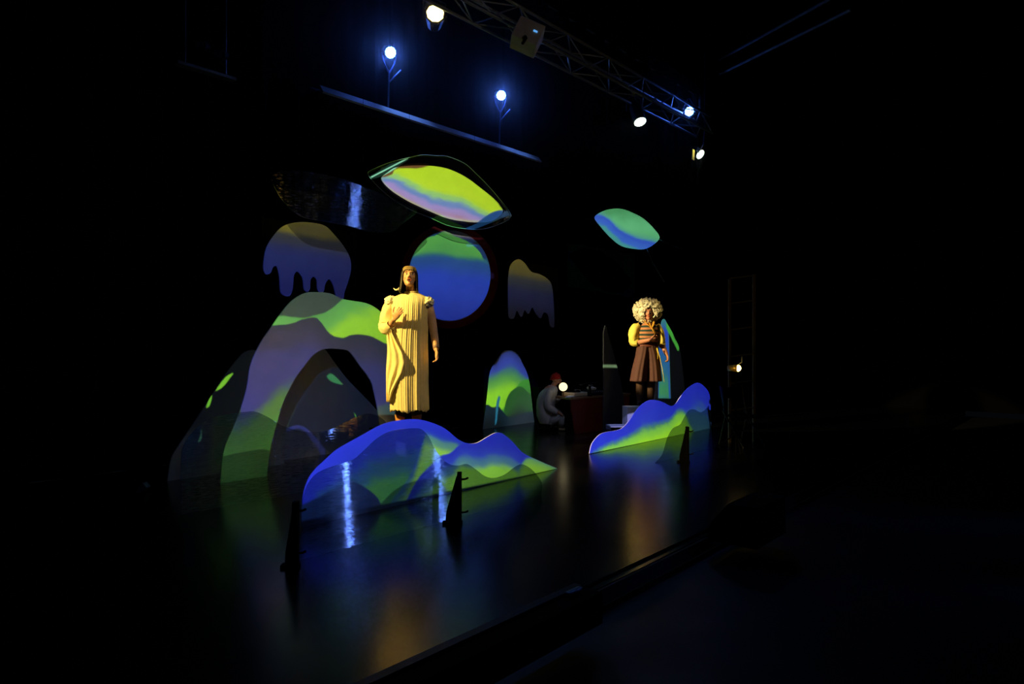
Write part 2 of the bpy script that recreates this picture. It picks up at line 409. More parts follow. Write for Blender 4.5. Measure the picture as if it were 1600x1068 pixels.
FS = [(469, Z0, 1), (470, 815), (477, 765), (497, 738), (540, 722), (555, 716), (570.6, 702), (591, 683.5), (614, 672.5), (655, 669), (669, 680.6), (678, 698), (687, 711), (701, 724), (716, 727), (730, 724.5), (745, 734), (757, 743), (771, 746.5), (788, 741.6), (806, 728.5), (817, 725), (832, 734), (845, 750), (848, 762), (846, Z0, 1)]
panel('clear_hill_sheet', FS, pF, .006, 'clear_front', 'clear smoky hill sheet at the front with bright blue vertical streaks, before the long hill', 'set piece')
# the middle clear sheet, turned so that the side lamp shows in it
import itertools
LAMP1 = Vector((7.33, -2.1, 0)); LAMP2 = Vector((9.86, -2.4, 0)); LAMP3 = Vector((9.2, -3.2, 0))
def refl_px(pl, lamp):
    """pixel column at which an upright sheet mirrors a lamp"""
    d = (Vector((lamp.x, lamp.y, 0))-pl.o).dot(pl.n); m = Vector((lamp.x, lamp.y, 0))-pl.n*2*d
    c = Vector((0, 0, 0)); k = (pl.o-c).dot(pl.n)/(m-c).dot(pl.n); p = m*k
    return CX+F*(AX*p.x-AY*p.y)/(AY*p.x+AX*p.y)
def turn_for(px, yc, px_want, lamp):
    best = min((abs(refl_px(plane_at(px, yc, a/400), lamp)-px_want), a/400) for a in range(-320, 321)); return best[1]
pD = plane_at(470, 6.1)
MS = [(283, Z0, 1), (284, 705), (300, 676), (325, 655), (350, 648), (385, 643), (400, 643), (420, 652), (440, 664), (465, 672), (490, 675), (515, 671), (540, 659), (565, 648), (580, 646), (595, 652), (606, 664), (612, 690), (613, Z0, 1)]
panel('clear_hill_sheet', MS, pD, .006, 'clear_mid', 'clear smoky wave sheet standing between the arch and the long front hill', 'set piece')
pR = plane_at(1010, 5.26)
RH = [(921, 708.5, 1), (925, 693), (936.5, 679), (948, 674.6), (970, 670), (984, 656), (998, 636.6), (1012, 626), (1023.6, 624.5), (1035, 627.6), (1051.7, 634), (1063, 620), (1074, 607), (1088, 598), (1096.6, 600), (1106.5, 611), (1110, 625), (1111, Z0, 1)]
panel('wave_hill_board', RH, pR, .012, 'board', 'blue and green double hill board at the right, before the performer in the white wig', 'set piece')
pS = plane_at(1060, 4.25)
RS = [(1023.6, Z0, 1), (1035, 709.7), (1043, 684), (1051.7, 669), (1063, 663), (1068.5, 653.5), (1075.6, 642), (1084, 639), (1094, 643.6), (1101, 641), (1108, 633, 1), (1111, Z0, 1)]
panel('clear_hill_sheet', RS, pS, .006, 'clear_front', 'small clear smoky hill sheet before the right end of the right hill board', 'set piece')
pT = plane_at(958, 6.3)
BL = [(943, Z0, 1), (943, 600), (943, 520, 1), (946, 508), (950, 520), (957, 545), (965, 575), (971, 600), (976, 635), (980, Z0, 1)]
panel('blade_board', BL, pT, .012, 'unlit_board', 'tall narrow unlit blade board in front of the red desk', 'set piece')
pU = plane_at(1045, 6.3)
MU = [(1022, Z0, 1), (1024, 600), (1029, 530), (1034, 503), (1038, 498), (1043, 506), (1052, 522), (1062, 545), (1067, 580), (1070, 610), (1072, Z0, 1)]
panel('mountain_board', MU, pU, .012, 'board', 'tall mountain board behind the performer in the white wig, lit along its edges', 'set piece')
# disc
pK = plane_at(703, 8.2, YAW+.28)
def ellpx(cx, cy, rx, ry, n=40): return [(cx+rx*math.cos(2*PI*i/n), cy-ry*math.sin(2*PI*i/n)) for i in range(n)]
disc = thing('moon_disc', pK.o, 'large round blue disc with dark red rim hanging behind the singer', 'set piece', pK.phi)
panel('rim', ellpx(703, 431, 77, 83), pK, .02, 'rimred', 'dark red rim', disc, y0=.02) if False else None
bm = new(); slab(bm, smooth_loop(outline(ellpx(703, 431, 76, 82), pK), 2), .02, .014); obj('rim', bm, 'rimred', disc, label='dark red rim board')
DISC = ellpx(702.5, 430.5, 64, 71)
bm = new(); slab(bm, smooth_loop(outline(DISC, pK), 2), .014); obj('face', bm, 'board', disc)
pM = plane_at(480, 8.35)
ML = [(412, 410), (416, 388), (427, 369), (443, 353), (465, 347), (490, 348), (508.6, 353), (522, 366), (536, 383), (546.6, 402), (548.5, 421), (544, 440), (538.5, 456), (536, 468), (527, 468), (521.5, 447), (515, 436), (508.6, 443), (506, 455), (500, 457), (496, 451), (495, 437), (490, 432), (485.5, 437), (484.5, 451), (480, 456), (475, 451), (473, 434.5), (465, 424), (459.5, 430), (457.5, 451), (453, 461.7), (445, 462), (438.5, 456), (436.6, 432), (432.6, 416), (427, 417), (423, 426), (416, 428.5), (412, 421)]
dr1 = panel('dripping_board', ML, pM, .015, 'board', 'round dripping board at the back, dim olive over dark blue, above the arch', 'set piece')
pN = plane_at(830, 8.35)
MR = [(795, 491.5), (794.5, 460), (795, 432), (799, 413), (810, 404.6), (820, 411), (830, 424), (843, 428), (855, 435), (862, 445), (865, 470), (866, 510), (860, 508), (857, 492), (850, 488), (845, 497), (838, 490), (832, 480), (826, 490), (820, 484), (815, 495), (808, 485), (803, 497), (797, 497)]
dr2 = panel('dripping_board', MR, pN, .015, 'board', 'smaller dripping board at the back, right of the round disc', 'set piece')
# hanging leaves
def wires(o, pl, pxs, y0=.01, top=None):
    for px, py in pxs:
        x, z = pl.loc(px, py); bm = new(); tube(bm, [(x, y0, z), (x, y0, top or ZC)], .0025, 4); obj('wire', bm, 'black', o)
wires(dr1, pM, ((455, 350), (505, 352)), top=gz-.096); wires(dr2, pN, ((812, 406), (850, 432)))
pL = plane_at(690, 7.35, YAW+.30)
LO = [(575, 269), (590, 261), (612, 252.6), (639, 246), (660.7, 241.7), (682, 243), (699, 244), (726, 255), (742, 269), (761, 288), (780, 309.6), (799, 337), (780, 350), (753, 358), (726, 357), (698.7, 351.7), (671.5, 339.5), (644, 328.6), (612, 309.6), (590, 290.6), (579, 278)]
LI = [(595.5, 278), (606, 269), (617, 262), (639, 259), (671.5, 259), (698.7, 263.4), (726, 275.7), (750, 293), (772, 311), (785.6, 328.6), (772, 343.5), (753, 347.6), (726, 346), (698.7, 341), (671.5, 330), (639, 315), (614.5, 300), (601, 288)]
leaf = thing('hanging_leaf', pL.o, 'big hanging leaf with clear rim and yellow-green and lilac face above the disc', 'set piece', pL.phi)
bm = new(); slab(bm, smooth_loop(outline(LO, pL)), .006); obj('clear_sheet', bm, 'clear_rim', leaf)
bm = new(); slab(bm, smooth_loop(outline(LI, pL)), .006, -.007); obj('face', bm, 'board', leaf, label='white oval face taking the projection')
bm = new(); a = pL.loc(580, 277); b = pL.loc(637, 247.5); tube(bm, [(a[0], -.008, a[1]), (b[0], -.008, b[1])], .012, 8); obj('edge_strip', bm, 'white', leaf, label='white diagonal strip for the light glint on the fold')  # strip stands in for the glint along the sheet's fold
bm = new(); q = [pL.loc(*p) for p in ((728, 356), (741, 358), (797, 336), (793, 329))]; slab(bm, q, .004, .008); obj('corner_strip', bm, 'board', leaf, label='blue lit strip at the right tip')
bm = new()
lp = [pL.loc(*p) for p in LO]; sm = smooth_loop(outline(LO, pL), 3)
tube(bm, [(x, .003, z) for x, z in sm+sm[:1]], .0045, 6); obj('rim_edge', bm, 'board', leaf)
wires(leaf, pL, ((640, 246), (742, 269)))
phiQ = turn_for(540, 7.0, 556, LAMP3)
pQ = plane_at(540, 7.0, phiQ)
CLF = [(424, 280), (428, 272), (441, 267.5), (468, 266.7), (500.5, 271.6), (530, 278), (552, 285), (568, 292), (590, 300), (617, 313.7), (639, 319), (651, 330), (641.7, 339.5), (628, 350), (614.5, 361), (590, 363), (568, 360), (546.6, 353), (508.6, 346), (468, 337), (441, 312), (428.5, 290.6)]
cl = thing('hanging_leaf', pQ.o, 'clear hanging leaf with a bright white-blue streak, left of the big leaf', 'set piece', pQ.phi)
bm = new(); slab(bm, smooth_loop(outline(CLF, pQ)), .006); obj('clear_sheet', bm, 'clear_leaf', cl)
bm = new(); sm = smooth_loop(outline(CLF, pQ), 3); tube(bm, [(x, .003, z) for x, z in sm+sm[:1]], .003, 6); obj('rim_edge', bm, 'clear_rim', cl)
wires(cl, pQ, ((468, 266.7), (568, 292)))
pV = plane_at(980, 5.6, YAW+.25)
RL = [(929, 341), (934, 334), (948.7, 327.5), (970.6, 326), (992.5, 334), (1007, 342.6), (1021.7, 357), (1030.7, 370.6), (1021.7, 381.5), (1007, 389), (990, 388.5), (970.6, 384), (953.5, 370.6), (941, 357)]
rl = thing('hanging_leaf', pV.o, 'small hanging leaf, green above blue, above the performer in the white wig', 'set piece', pV.phi)
bm = new(); slab(bm, smooth_loop(outline(RL, pV)), .008); obj('face', bm, 'board', rl)
bm = new(); a = pV.loc(1029, 373); b = pV.loc(1069, 386); tube(bm, [(a[0], .012, a[1]), (b[0], .15, b[1])], .006, 6); obj('rod', bm, 'blueframe', rl)
bm = new(); a = pV.loc(1010, 386); b = pV.loc(1022, 408); c = pV.loc(1044, 440); tube(bm, [(a[0], .012, a[1]), (b[0], .06, b[1]), (c[0], .12, c[1])], .006, 6); obj('rod', bm, 'blueframe', rl)
wires(rl, pV, ((950, 328), (1005, 342)))

# ------------------------------------------------------------------ projected pictures (pixel columns and rows give where on the board a band runs)
hole = [(395, 900), (417, 745), (423, 698), (434.5, 655), (442, 630), (450, 612), (462.5, 589), (477.7, 569), (490, 554), (508, 545), (536, 545.6), (546, 549), (561, 569), (579, 594), (586, 617), (591.5, 648), (596, 900)]
outer = [p for p in ARCH[1:22]]
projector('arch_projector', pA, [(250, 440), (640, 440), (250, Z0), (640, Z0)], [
    dict(top=[(p[0]+(2 if p[0] > 500 else -2), p[1]-2) for p in outer], stops=[(0, (46, 70, 58)), (40, (50, 74, 64))]),  # dark cap: shadow of the hanging leaf drawn into the slide
    dict(top=[(380, 492), (440, 493), (457, 495), (478, 496), (493, 492), (510.5, 487), (523, 478), (536, 467), (560, 455), (650, 440)], bot=[(380, 640), (426, 508), (655, 760)],
         stops=[(0, (90, 165, 80)), (18, (100, 180, 80)), (40, (158, 226, 52)), (70, (158, 228, 50))], wash=16),
    dict(top=[(380, 512), (426, 508), (455, 505), (475, 498), (493, 496), (505.5, 508.5), (515.6, 521), (531, 527), (553.5, 522), (576, 524), (604, 537), (660, 555)],
         stops=[(0, (40, 48, 62)), (18, (46, 50, 78)), (50, (50, 56, 118)), (110, (52, 58, 134)), (150, (46, 54, 116))], wash=26),  # dark band: shadow of the front layers drawn into the slide
    dict(top=[(340, 652), (375, 650), (400, 636), (425, 608), (450, 590), (480, 580)], bot=None, stops=[(0, (56, 66, 116)), (22, (80, 128, 66)), (60, (84, 150, 60)), (110, (70, 150, 50))], soft=6, wash=12),
    dict(top=[(560, 1000), (585, 640), (598, 632), (612, 630), (640, 630)], stops=[(0, (60, 90, 100)), (20, (40, 80, 70))], soft=4),
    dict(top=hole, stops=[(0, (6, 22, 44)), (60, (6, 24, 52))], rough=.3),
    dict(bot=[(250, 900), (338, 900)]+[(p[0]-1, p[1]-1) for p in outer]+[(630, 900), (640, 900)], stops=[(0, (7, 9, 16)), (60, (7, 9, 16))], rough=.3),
    dict(top=[(560, 648), (650, 648)], stops=[(0, (0, 0, 0))]),
    dict(top=[(502, 557), (508, 553), (518, 560), (527, 570)], bot=[(502, 558), (510, 566), (527, 571)], stops=[(0, (60, 150, 95))], rough=.3),
    dict(top=[(541, 700), (543.5, 610), (546, 615), (552, 630), (554, 700)], bot=[(540, 610), (543.5, 610), (551, 631), (556, 631)], stops=[(0, (90, 180, 60))], rough=.3),
    dict(top=[(436, 640), (446, 634), (458, 632), (468, 635), (482, 648), (494, 662), (500, 672)], bot=[(436, 640), (446, 640), (458, 636.5), (466, 640), (478, 654), (490, 672), (500, 690)], stops=[(0, (44, 54, 130))], rough=.3),
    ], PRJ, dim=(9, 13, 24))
projector('mountain_projector', pB, [(310, 560), (372, 560), (310, 700), (372, 700)], [  # added spot for slivers of projector light leaking past the arch
    dict(top=[(337, 610), (345, 598), (355, 587), (364, 582)], bot=[(337, 611), (348, 604), (358, 592), (365, 582.5)], stops=[(0, (125, 200, 50))], rough=1),
    dict(top=[(322, 636), (327, 622), (331, 617)], bot=[(322, 637), (327, 634), (332, 617.5)], stops=[(0, (110, 190, 50))], rough=1),
    dict(top=[(309, 690), (312, 684), (316, 660)], bot=[(308, 690), (312, 690), (315, 684)], stops=[(0, (60, 110, 70))], rough=1),
    ], PRJ, dim=(0, 0, 0))
projector('small_hill_projector', pC, SH, [
    dict(top=[(740, 545), (770, 570), (786, 552), (800, 549), (815, 562), (840, 590)], stops=[(0, (38, 52, 120)), (14, (48, 66, 165)), (28, (58, 110, 120)), (42, (66, 132, 96))], wash=8),
    dict(top=[(740, 592), (764, 588), (785, 580), (800, 578), (815, 586), (840, 605)], stops=[(0, (62, 126, 100)), (12, (86, 160, 70)), (26, (140, 215, 45)), (60, (130, 210, 45))], soft=8, wash=6),
    dict(top=[(770, 660), (785, 640), (796, 618), (806, 605), (816, 595), (824, 592), (832, 592), (840, 595)], stops=[(0, (64, 150, 50)), (22, (60, 140, 48)), (40, (34, 82, 34))], wash=4),
    dict(top=[(785, 660), (792, 622), (805, 606), (815, 604), (825, 612), (840, 622)], stops=[(0, (38, 92, 38)), (16, (36, 88, 36)), (40, (16, 34, 28))], wash=4),
    dict(top=[(740, 632), (762, 632), (770, 636), (778, 634), (784, 640), (796, 652), (815, 646), (840, 640)], stops=[(0, (10, 34, 48)), (30, (4, 14, 22))], wash=3),
    dict(top=[(771.5, 690), (774, 650), (777, 624), (781, 618), (782, 640)], bot=[(771, 664), (775, 662), (779, 634), (782.5, 618)], stops=[(0, (36, 110, 140))], rough=.4),  # thin cyan reflection drawn into the slide
    ], PRJ)
projector('hill_projector', pH, BH, [
    dict(top=[(p[0], p[1]-4) for p in BH[1:]], stops=[(0, (38, 50, 205)), (34, (36, 52, 190)), (62, (44, 92, 130)), (88, (74, 150, 74)), (150, (78, 160, 62))], wash=16),
    dict(top=[(600, 800), (640, 745), (660, 690), (666, 674), (690, 684), (721, 692), (735, 700), (760, 800)], stops=[(0, (50, 84, 180)), (8, (90, 150, 130)), (22, (152, 218, 62)), (44, (140, 215, 60)), (70, (70, 130, 70)), (100, (60, 130, 60))], soft=8, wash=8),
    dict(top=[(590, 860), (630, 790), (655, 745), (680, 720), (688, 712), (705, 706), (722, 693), (745, 694), (775, 690), (800, 697), (830, 716), (871, 731)], stops=[(0, (40, 48, 200)), (12, (48, 66, 200)), (25, (80, 135, 160)), (36, (150, 222, 60)), (90, (160, 226, 56))], wash=9),
    dict(top=[(470, 790), (500, 775), (530, 760), (552, 752), (575, 764), (592, 780), (600, 820), (604, 900)], stops=[(0, (20, 36, 80)), (50, (20, 34, 60))], rough=.6),  # dark shape: shadow of the clear sheet drawn into the slide
    dict(top=[(800, 790), (808, 745), (816, 724), (824, 716), (836, 717), (871, 731)], stops=[(0, (120, 190, 110)), (12, (160, 226, 60))], soft=4, wash=3),
    ], PRJ, mask=[('bot', [(470, 814), (871, 732)])])
projector('right_hill_projector', pR, RH, [
    dict(top=[(966, 628), (1006, 628)], bot=[(966, 672), (1006, 655)], stops=[(0, (105, 105, 165))], rough=.2),  # patch of light added to brighten the white cube behind
    dict(top=[(p[0], p[1]-4) for p in RH[:-1]], stops=[(0, (36, 48, 200)), (18, (38, 56, 196)), (34, (64, 116, 140)), (60, (84, 140, 130))], wash=10),
    dict(top=[(921, 712), (935, 702), (950, 694), (975, 684), (1000, 670), (1020, 663), (1045, 655), (1066, 640), (1078, 660), (1095, 690), (1112, 720)], stops=[(0, (70, 132, 110)), (7, (130, 205, 70)), (14, (158, 228, 50)), (50, (150, 225, 45))], soft=5, wash=5, rough=3),
    ], PRJ_R, mask=[('bot', [(918, 709), (1112, 671)])])
projector('disc_projector', pK, DISC, [
    dict(stops=[(0, (16, 48, 92)), (30, (18, 48, 96))]),
    dict(top=[(635, 398), (644, 394), (660.7, 375), (682, 367), (696, 361), (709.5, 368), (731, 377.5), (750, 394), (758, 410), (770, 420)], stops=[(0, (84, 164, 72)), (30, (74, 150, 76)), (60, (48, 104, 104))], wash=7),
    dict(top=[(630, 402), (655, 396), (685, 394), (715, 400), (745, 402), (775, 412)], stops=[(0, (50, 112, 100)), (9, (34, 74, 136)), (40, (36, 64, 178)), (110, (26, 46, 146))], soft=7, wash=5),
    ], PRJ, mask=[('top', [(p[0], p[1]+1) for p in DISC[0:21]]), ('bot', [(p[0], p[1]-1) for p in DISC[20:]+DISC[:1]])])
projector('left_drip_projector', pM, ML, [
    dict(stops=[(0, (136, 126, 34)), (20, (128, 120, 36)), (34, (58, 62, 66)), (60, (36, 46, 112)), (120, (24, 28, 100))], wash=5)], PRJ, gain=.62)
projector('right_drip_projector', pN, MR, [
    dict(stops=[(0, (100, 88, 28)), (22, (92, 84, 32)), (42, (44, 48, 52)), (62, (24, 28, 66)), (105, (10, 10, 26))], wash=5)], PRJ, gain=.7)
projector('leaf_projector', pL, LO, [
    dict(stops=[(0, (0, 0, 0))]),
    dict(top=LI[0:10], bot=LI[9:]+LI[:1], stops=[(0, (190, 228, 40)), (60, (196, 232, 50))]),
    dict(top=[(588, 261), (601, 263), (617, 268), (640, 279), (665, 292), (690, 300), (720, 306), (750, 322), (795, 350)], bot=LI[9:]+LI[:1], stops=[(0, (176, 222, 70)), (8, (150, 205, 120)), (17, (112, 142, 200)), (27, (166, 146, 206)), (42, (178, 138, 160)), (60, (172, 140, 120))], soft=9, wash=10),
    dict(top=[(p[0], p[1]-3) for p in LI[0:6]], bot=[(595, 277), (606, 275), (613, 272), (617, 265), (630, 263), (655, 263), (670, 259)], stops=[(0, (110, 74, 36))], soft=2),
    dict(top=[(720, 356), (728, 355), (793, 328), (799, 336)], bot=[(720, 362), (741, 358.5), (797, 337), (800, 337)], stops=[(0, (30, 80, 140))], rough=.3),
    dict(top=[(575, 277), (580, 274), (637, 244.5), (640, 244)], bot=[(575, 279), (582, 279), (640, 248.5)], stops=[(0, (150, 235, 190))], rough=.3),
    dict(top=LO[0:12], bot=[(p[0], p[1]+2.6) for p in LO[0:12]], stops=[(0, (80, 105, 30))], rough=.3),
    ], PRJ)
projector('right_leaf_projector', pV, RL, [
    dict(stops=[(0, (70, 150, 95)), (30, (100, 190, 130)), (60, (90, 180, 120))]),
    dict(top=[(925, 330), (938, 331), (950, 338), (965, 352), (985, 364), (1010, 371), (1035, 378)], stops=[(0, (84, 160, 150)), (7, (54, 92, 200)), (16, (60, 106, 205)), (24, (70, 155, 150))], soft=12, wash=7),
    ], PRJ_R)
projector('mountain_edge_projector', pU, [(1024, 495), (1072, 495), (1024, Z0), (1072, Z0)], [  # added spot imitating projector light that leaks onto the mountain's edges
    dict(top=[(1028, 700), (1031, 490), (1042, 490), (1046, 560), (1052, 900)], stops=[(0, (60, 140, 70)), (30, (40, 70, 190)), (70, (40, 100, 150)), (110, (60, 140, 90)), (150, (36, 70, 170))], wash=10),
    dict(top=[(1020, 622), (1080, 622)], stops=[(0, (2, 3, 5))]),
    dict(top=[(1041, 480), (1052, 523), (1062, 546), (1068, 600)], bot=[(1041, 512), (1047, 524), (1055, 540), (1060, 548), (1062, 520)], stops=[(0, (70, 170, 60))], rough=.5),
    ], PRJ_R, dim=(6, 8, 12))
projector('blade_projector', pT, [(940, 568), (965, 568), (940, 574), (965, 574)], [dict(top=[(936, 569.5), (970, 570)], bot=[(936, 573.5), (970, 574)], stops=[(0, (120, 140, 86))], rough=.1)], PRJ_R, gain=22)

# ------------------------------------------------------------------ braces
def brace(base, label, h, lean, flip=1):
    t = thing('stage_brace', base, label, 'brace', YAW)
    bm = new(); box(bm, (0, 0, h/2), (.035, .05, h)); obj('post', bm, 'black', t)
    bm = new(); slab(bm, [(-.015, .02), (-lean, .02), (-lean*.95, .1), (-lean*.25, h*.9), (-.015, h*.97)], .018, -.009); obj('gusset', bm, 'black', t)
    bm = new(); box(bm, (-lean/2, 0, .011), (lean+.05, .06, .022)); obj('foot', bm, 'black', t)
    for z in (h*.86, h*.22):
        bm = new(); tube(bm, [(.01, 0, z), (.05, -.01, z+.004), (.072, -.012, z+.016)], .0085, 8); obj('peg', bm, 'blackmetal', t)
    return t
brace(gp(718, 818), 'black stage brace with two pegs before the clear front sheet', .43, .115)
brace(gp(462, 886), 'black stage brace at the left end of the clear front sheet', .44, .07)
brace(gp(1074, 722), 'black stage brace before the small clear sheet at the right', .45, .10)
brace(gp(268, 745), 'thin dark stage brace at the far left end of the wave sheet', .58, .06)

# ------------------------------------------------------------------ lamps
def dome(bm, c, r, axis, seg=8):
    axis = Vector(axis); u, v = frame(axis); c = Vector(c)
    R = [[bm.verts.new(c+axis*h+(u*math.cos(2*PI*k/seg)+v*math.sin(2*PI*k/seg))*rr) for k in range(seg)] for rr, h in ((r, 0), (r*.7, r*.5))]
    for k in range(seg): bm.faces.new((R[0][k], R[0][(k+1) % seg], R[1][(k+1) % seg], R[1][k]))
    bm.faces.new(R[1]); bm.faces.new(R[0][::-1])
def led_lamp(loc, aim, label, m='led', stand=None, hang=None, r=.076):
    loc = Vector(loc); d = Vector(aim)-loc; rz = math.atan2(d.x, -d.y); el = math.atan2(d.z, math.hypot(d.x, d.y))
    t = thing('led_par_lamp', loc, label, 'stage lamp', rz, 'blue led lamps')
    ax = Vector((0, -math.cos(el), math.sin(el)))
    bm = new(); cyl(bm, -ax*.2, -ax*.012, .08, r+.02, 20); cyl(bm, -ax*.012, ax*.004, r+.02, r+.02, 20); obj('body', bm, 'blackmetal', t)
    bm = new(); u, v = frame(ax); br = r*.2
    for n_, rr in ((1, 0), (6, r*.42), (12, r*.84)):
        for k in range(n_):
            a = 2*PI*k/n_; dome(bm, ax*.006+(u*math.cos(a)+v*math.sin(a))*rr, br*1.08, ax)
    obj('led_cluster', bm, m, t, label='lit blue-white leds')
    bm = new(); R_ = r+.035
    sgn = -1 if stand else 1
    for s_ in (-1, 1): tube(bm, [(s_*R_, .06, 0), (s_*R_*.75, .06, sgn*.13), (s_*.012, .06, sgn*.27)], [.012, .012, .012], 6)
    obj('yoke', bm, 'blueframe', t)
    if stand:
        bm = new(); tube(bm, [(0, .06, -.24), (-.02, .06, -stand)], .014, 8); obj('stand_pole', bm, 'blueframe', t)
        bm = new(); box(bm, (-.02, .06, -stand+.01), (.3, .14, .02)); obj('stand_base', bm, 'blackmetal', t)
        bm = new(); tube(bm, [(0, .06, -.42), (.17, .02, -.22)], .011, 6); obj('side_arm', bm, 'blueframe', t)
    if hang:
        bm = new(); tube(bm, [(0, .06, .26), (0, .06, hang)], .012, 8); obj('hanger', bm, 'blackmetal', t)
    return t
AIM = (5.0, 2.0, .9)
l1 = plane_at(610, 7.95).hit(610, 82); l2 = plane_at(783, 7.95).hit(783, 149); l3 = plane_at(1077, 5.98).hit(1077, 174)
led_lamp(l1, (3.5, 0, 1.5), 'lit blue led lamp on a stand on the gallery, nearest the left', stand=l1.z-gz+.028)
led_lamp(l2, (4, 0, 1.5), 'lit blue led lamp on a stand on the gallery, the right one of the two', stand=l2.z-gz+.03)
led_lamp(l3, (3, 0, 1.5), 'lit blue led lamp hanging in the right end of the truss', hang=.34)
spot('gallery_lamp_beam', l1-Vector((0, .12, 0)), (l1.x+.1, GY-.06, gz), (.12, .3, 1), 120, 64, .8, .03).data.spot_blend = 1
spot('gallery_lamp_beam', l2-Vector((0, .12, 0)), (l2.x+.1, GY-.06, gz), (.12, .3, 1), 80, 58, .8, .03).data.spot_blend = 1
def tube_lamp(loc, sheet_pt, label, wd, z0, z1, flap, hung=False, m='led_tube'):
    """tall led tube, bowed a little so that its image in the rippled sheets stays upright"""
    d = Vector((sheet_pt[0]-loc.x, sheet_pt[1]-loc.y, 0)); L0 = d.length; d.normalize(); sd = Vector((-d.y, d.x, 0)); c = abs(d.x); dy = abs(d.y)*L0
    t = thing('led_tube_lamp', (loc.x, loc.y, -.11), label, 'stage lamp', 0, 'blue led tube lamps')
    st = [Vector((c/math.sqrt(1-c*c)*(math.sqrt(dy*dy+(z-.4)**2)-dy) if not hung else 0, 0, z+.11)) for z in [z0+(z1-z0)*i/8 for i in range(9)]]
    def rail(a, b, e, f):
        """bar of width a..b across and depth e..f along the facing direction"""
        bm = new(); R = [[bm.verts.new(p+sd*x+d*y) for x, y in ((a, e), (b, e), (b, f), (a, f))] for p in st]
        for p, q in zip(R, R[1:]):
            for k in range(4): bm.faces.new((p[k], p[(k+1) % 4], q[(k+1) % 4], q[k]))
        bm.faces.new(R[0][::-1]); bm.faces.new(R[-1]); return bm
    obj('housing', rail(-wd/2-.02, wd/2+.02, -.08, -.012), 'black', t)
    obj('light_strip', rail(-wd/2, wd/2, -.01, .004), m, t)
    for s_, fl in ((-1, flap[0]), (1, flap[1])):
        obj('side_flap', rail(s_*(wd/2+.008), s_*(wd/2+.02), -.08, fl), 'black', t)
    if hung:
        bm = new(); tube(bm, [st[-1]-d*.06, st[-1]-d*.06+Vector((0, 0, ZC-st[-1].z+.11))], .015, 8); obj('hanger', bm, 'black', t); return
    bm = new(); box(bm, (0, 0, .02), (.5, .46, .04), None, .006); obj('foot', bm, 'black', t)
    bm = new(); tube(bm, [st[0]-d*.1-Vector((0, 0, st[0].z-.03)), st[0]-d*.1, st[4]-d*.1], .025, 8); obj('pole', bm, 'black', t)
tube_lamp(LAMP1, (2.98, 4.19), 'blue led tube lamp standing out in the hall, nearest the stage edge', .08, .2, 2.4, (.85, .35))
tube_lamp(LAMP2, (4.15, 5.6), 'blue led tube lamp standing furthest out in the hall', .08, .2, 3.4, (.8, .3))
tube_lamp(LAMP3, (4.8, 7.0), 'blue led tube lamp hanging high out in the hall', .045, 4.2, 6.6, (.4, .4), True, 'led_tube2')

# theatre haze hanging under the ceiling over the back of the stage, where the blue lamps are
hm = bpy.data.materials.new('thin_haze'); ht = nt(hm); ht.nodes.remove(ht.nodes['Principled BSDF'])
hv_ = ht.nodes.new('ShaderNodeVolumeScatter'); hv_.inputs['Density'].default_value = .022; hv_.inputs['Anisotropy'].default_value = .9
ht.links.new(hv_.outputs[0], ht.nodes['Material Output'].inputs['Volume'])
bm = new(); box(bm, (8.75, 7.1, 6.4), (10.5, 3.0, 4.0)); o = obj('haze', bm, hm); o['kind'] = 'stuff'; o['label'] = 'thin theatre haze glowing blue round the lamps under the ceiling'; o['category'] = 'haze'

# truss: four chords and zigzag webs
TY, TZ, TW = 6.0, Plane(0, 6.0).hit(880, 108).z, .30
x0 = Plane(0, TY).hit(640, -30).x; x1 = Plane(0, TY).hit(1088, 223).x
tr = thing('lighting_truss', ((x0+x1)/2, TY, TZ), 'dark steel box truss hanging over the stage with lamps on it', 'truss')
hx = (x1-x0)/2
for y_, z_ in ((0, 0), (-TW*1.1, 0), (0, TW), (-TW*1.1, TW)):
    bm = new(); pipe(bm, (-hx, y_, z_), (hx, y_, z_), .021, 8); obj('chord', bm, 'steel', tr, True)
nb = 14
for (ya, za), (yb, zb) in (((0, 0), (-TW*1.1, 0)), ((0, 0), (0, TW)), ((-TW*1.1, 0), (-TW*1.1, TW)), ((0, TW), (-TW*1.1, TW))):
    for i in range(nb):
        xa = -hx+2*hx*i/nb; xb = -hx+2*hx*(i+1)/nb
        p, q = ((ya, za), (yb, zb)) if i % 2 == 0 else ((yb, zb), (ya, za))
        bm = new(); pipe(bm, (xa, *p), (xb, *q), .011, 6); obj('web', bm, 'steel', tr)
for i in (1, 5, 9, 13):
    bm = new(); xa = -hx+2*hx*i/nb; pipe(bm, (xa, -TW*1.1, TW), (xa, -TW*1.1, ZC-TZ), .006, 5); obj('suspension_cable', bm, 'black', tr)
# second bar, running downstage, nearly lost in the dark
a, b = pt(1125, 93, 13), pt(1330, -20, 8.5)
bar = thing('lighting_bar', (a+b)/2, 'dark double lighting bar under the ceiling at the right', 'bar')
m_ = (a+b)/2
for dz in (0, -.28):
    bm = new(); pipe(bm, a-m_+Vector((0, 0, dz)), b-m_+Vector((0, 0, dz)), .022); obj('pipe', bm, 'steel', bar)
for k in (.15, .5, .85):
    bm = new(); p = a.lerp(b, k)-m_; pipe(bm, p+Vector((0, 0, -.28)), p+Vector((0, 0, ZC-(m_.z+p.z))), .008, 5); obj('hanger', bm, 'black', bar)

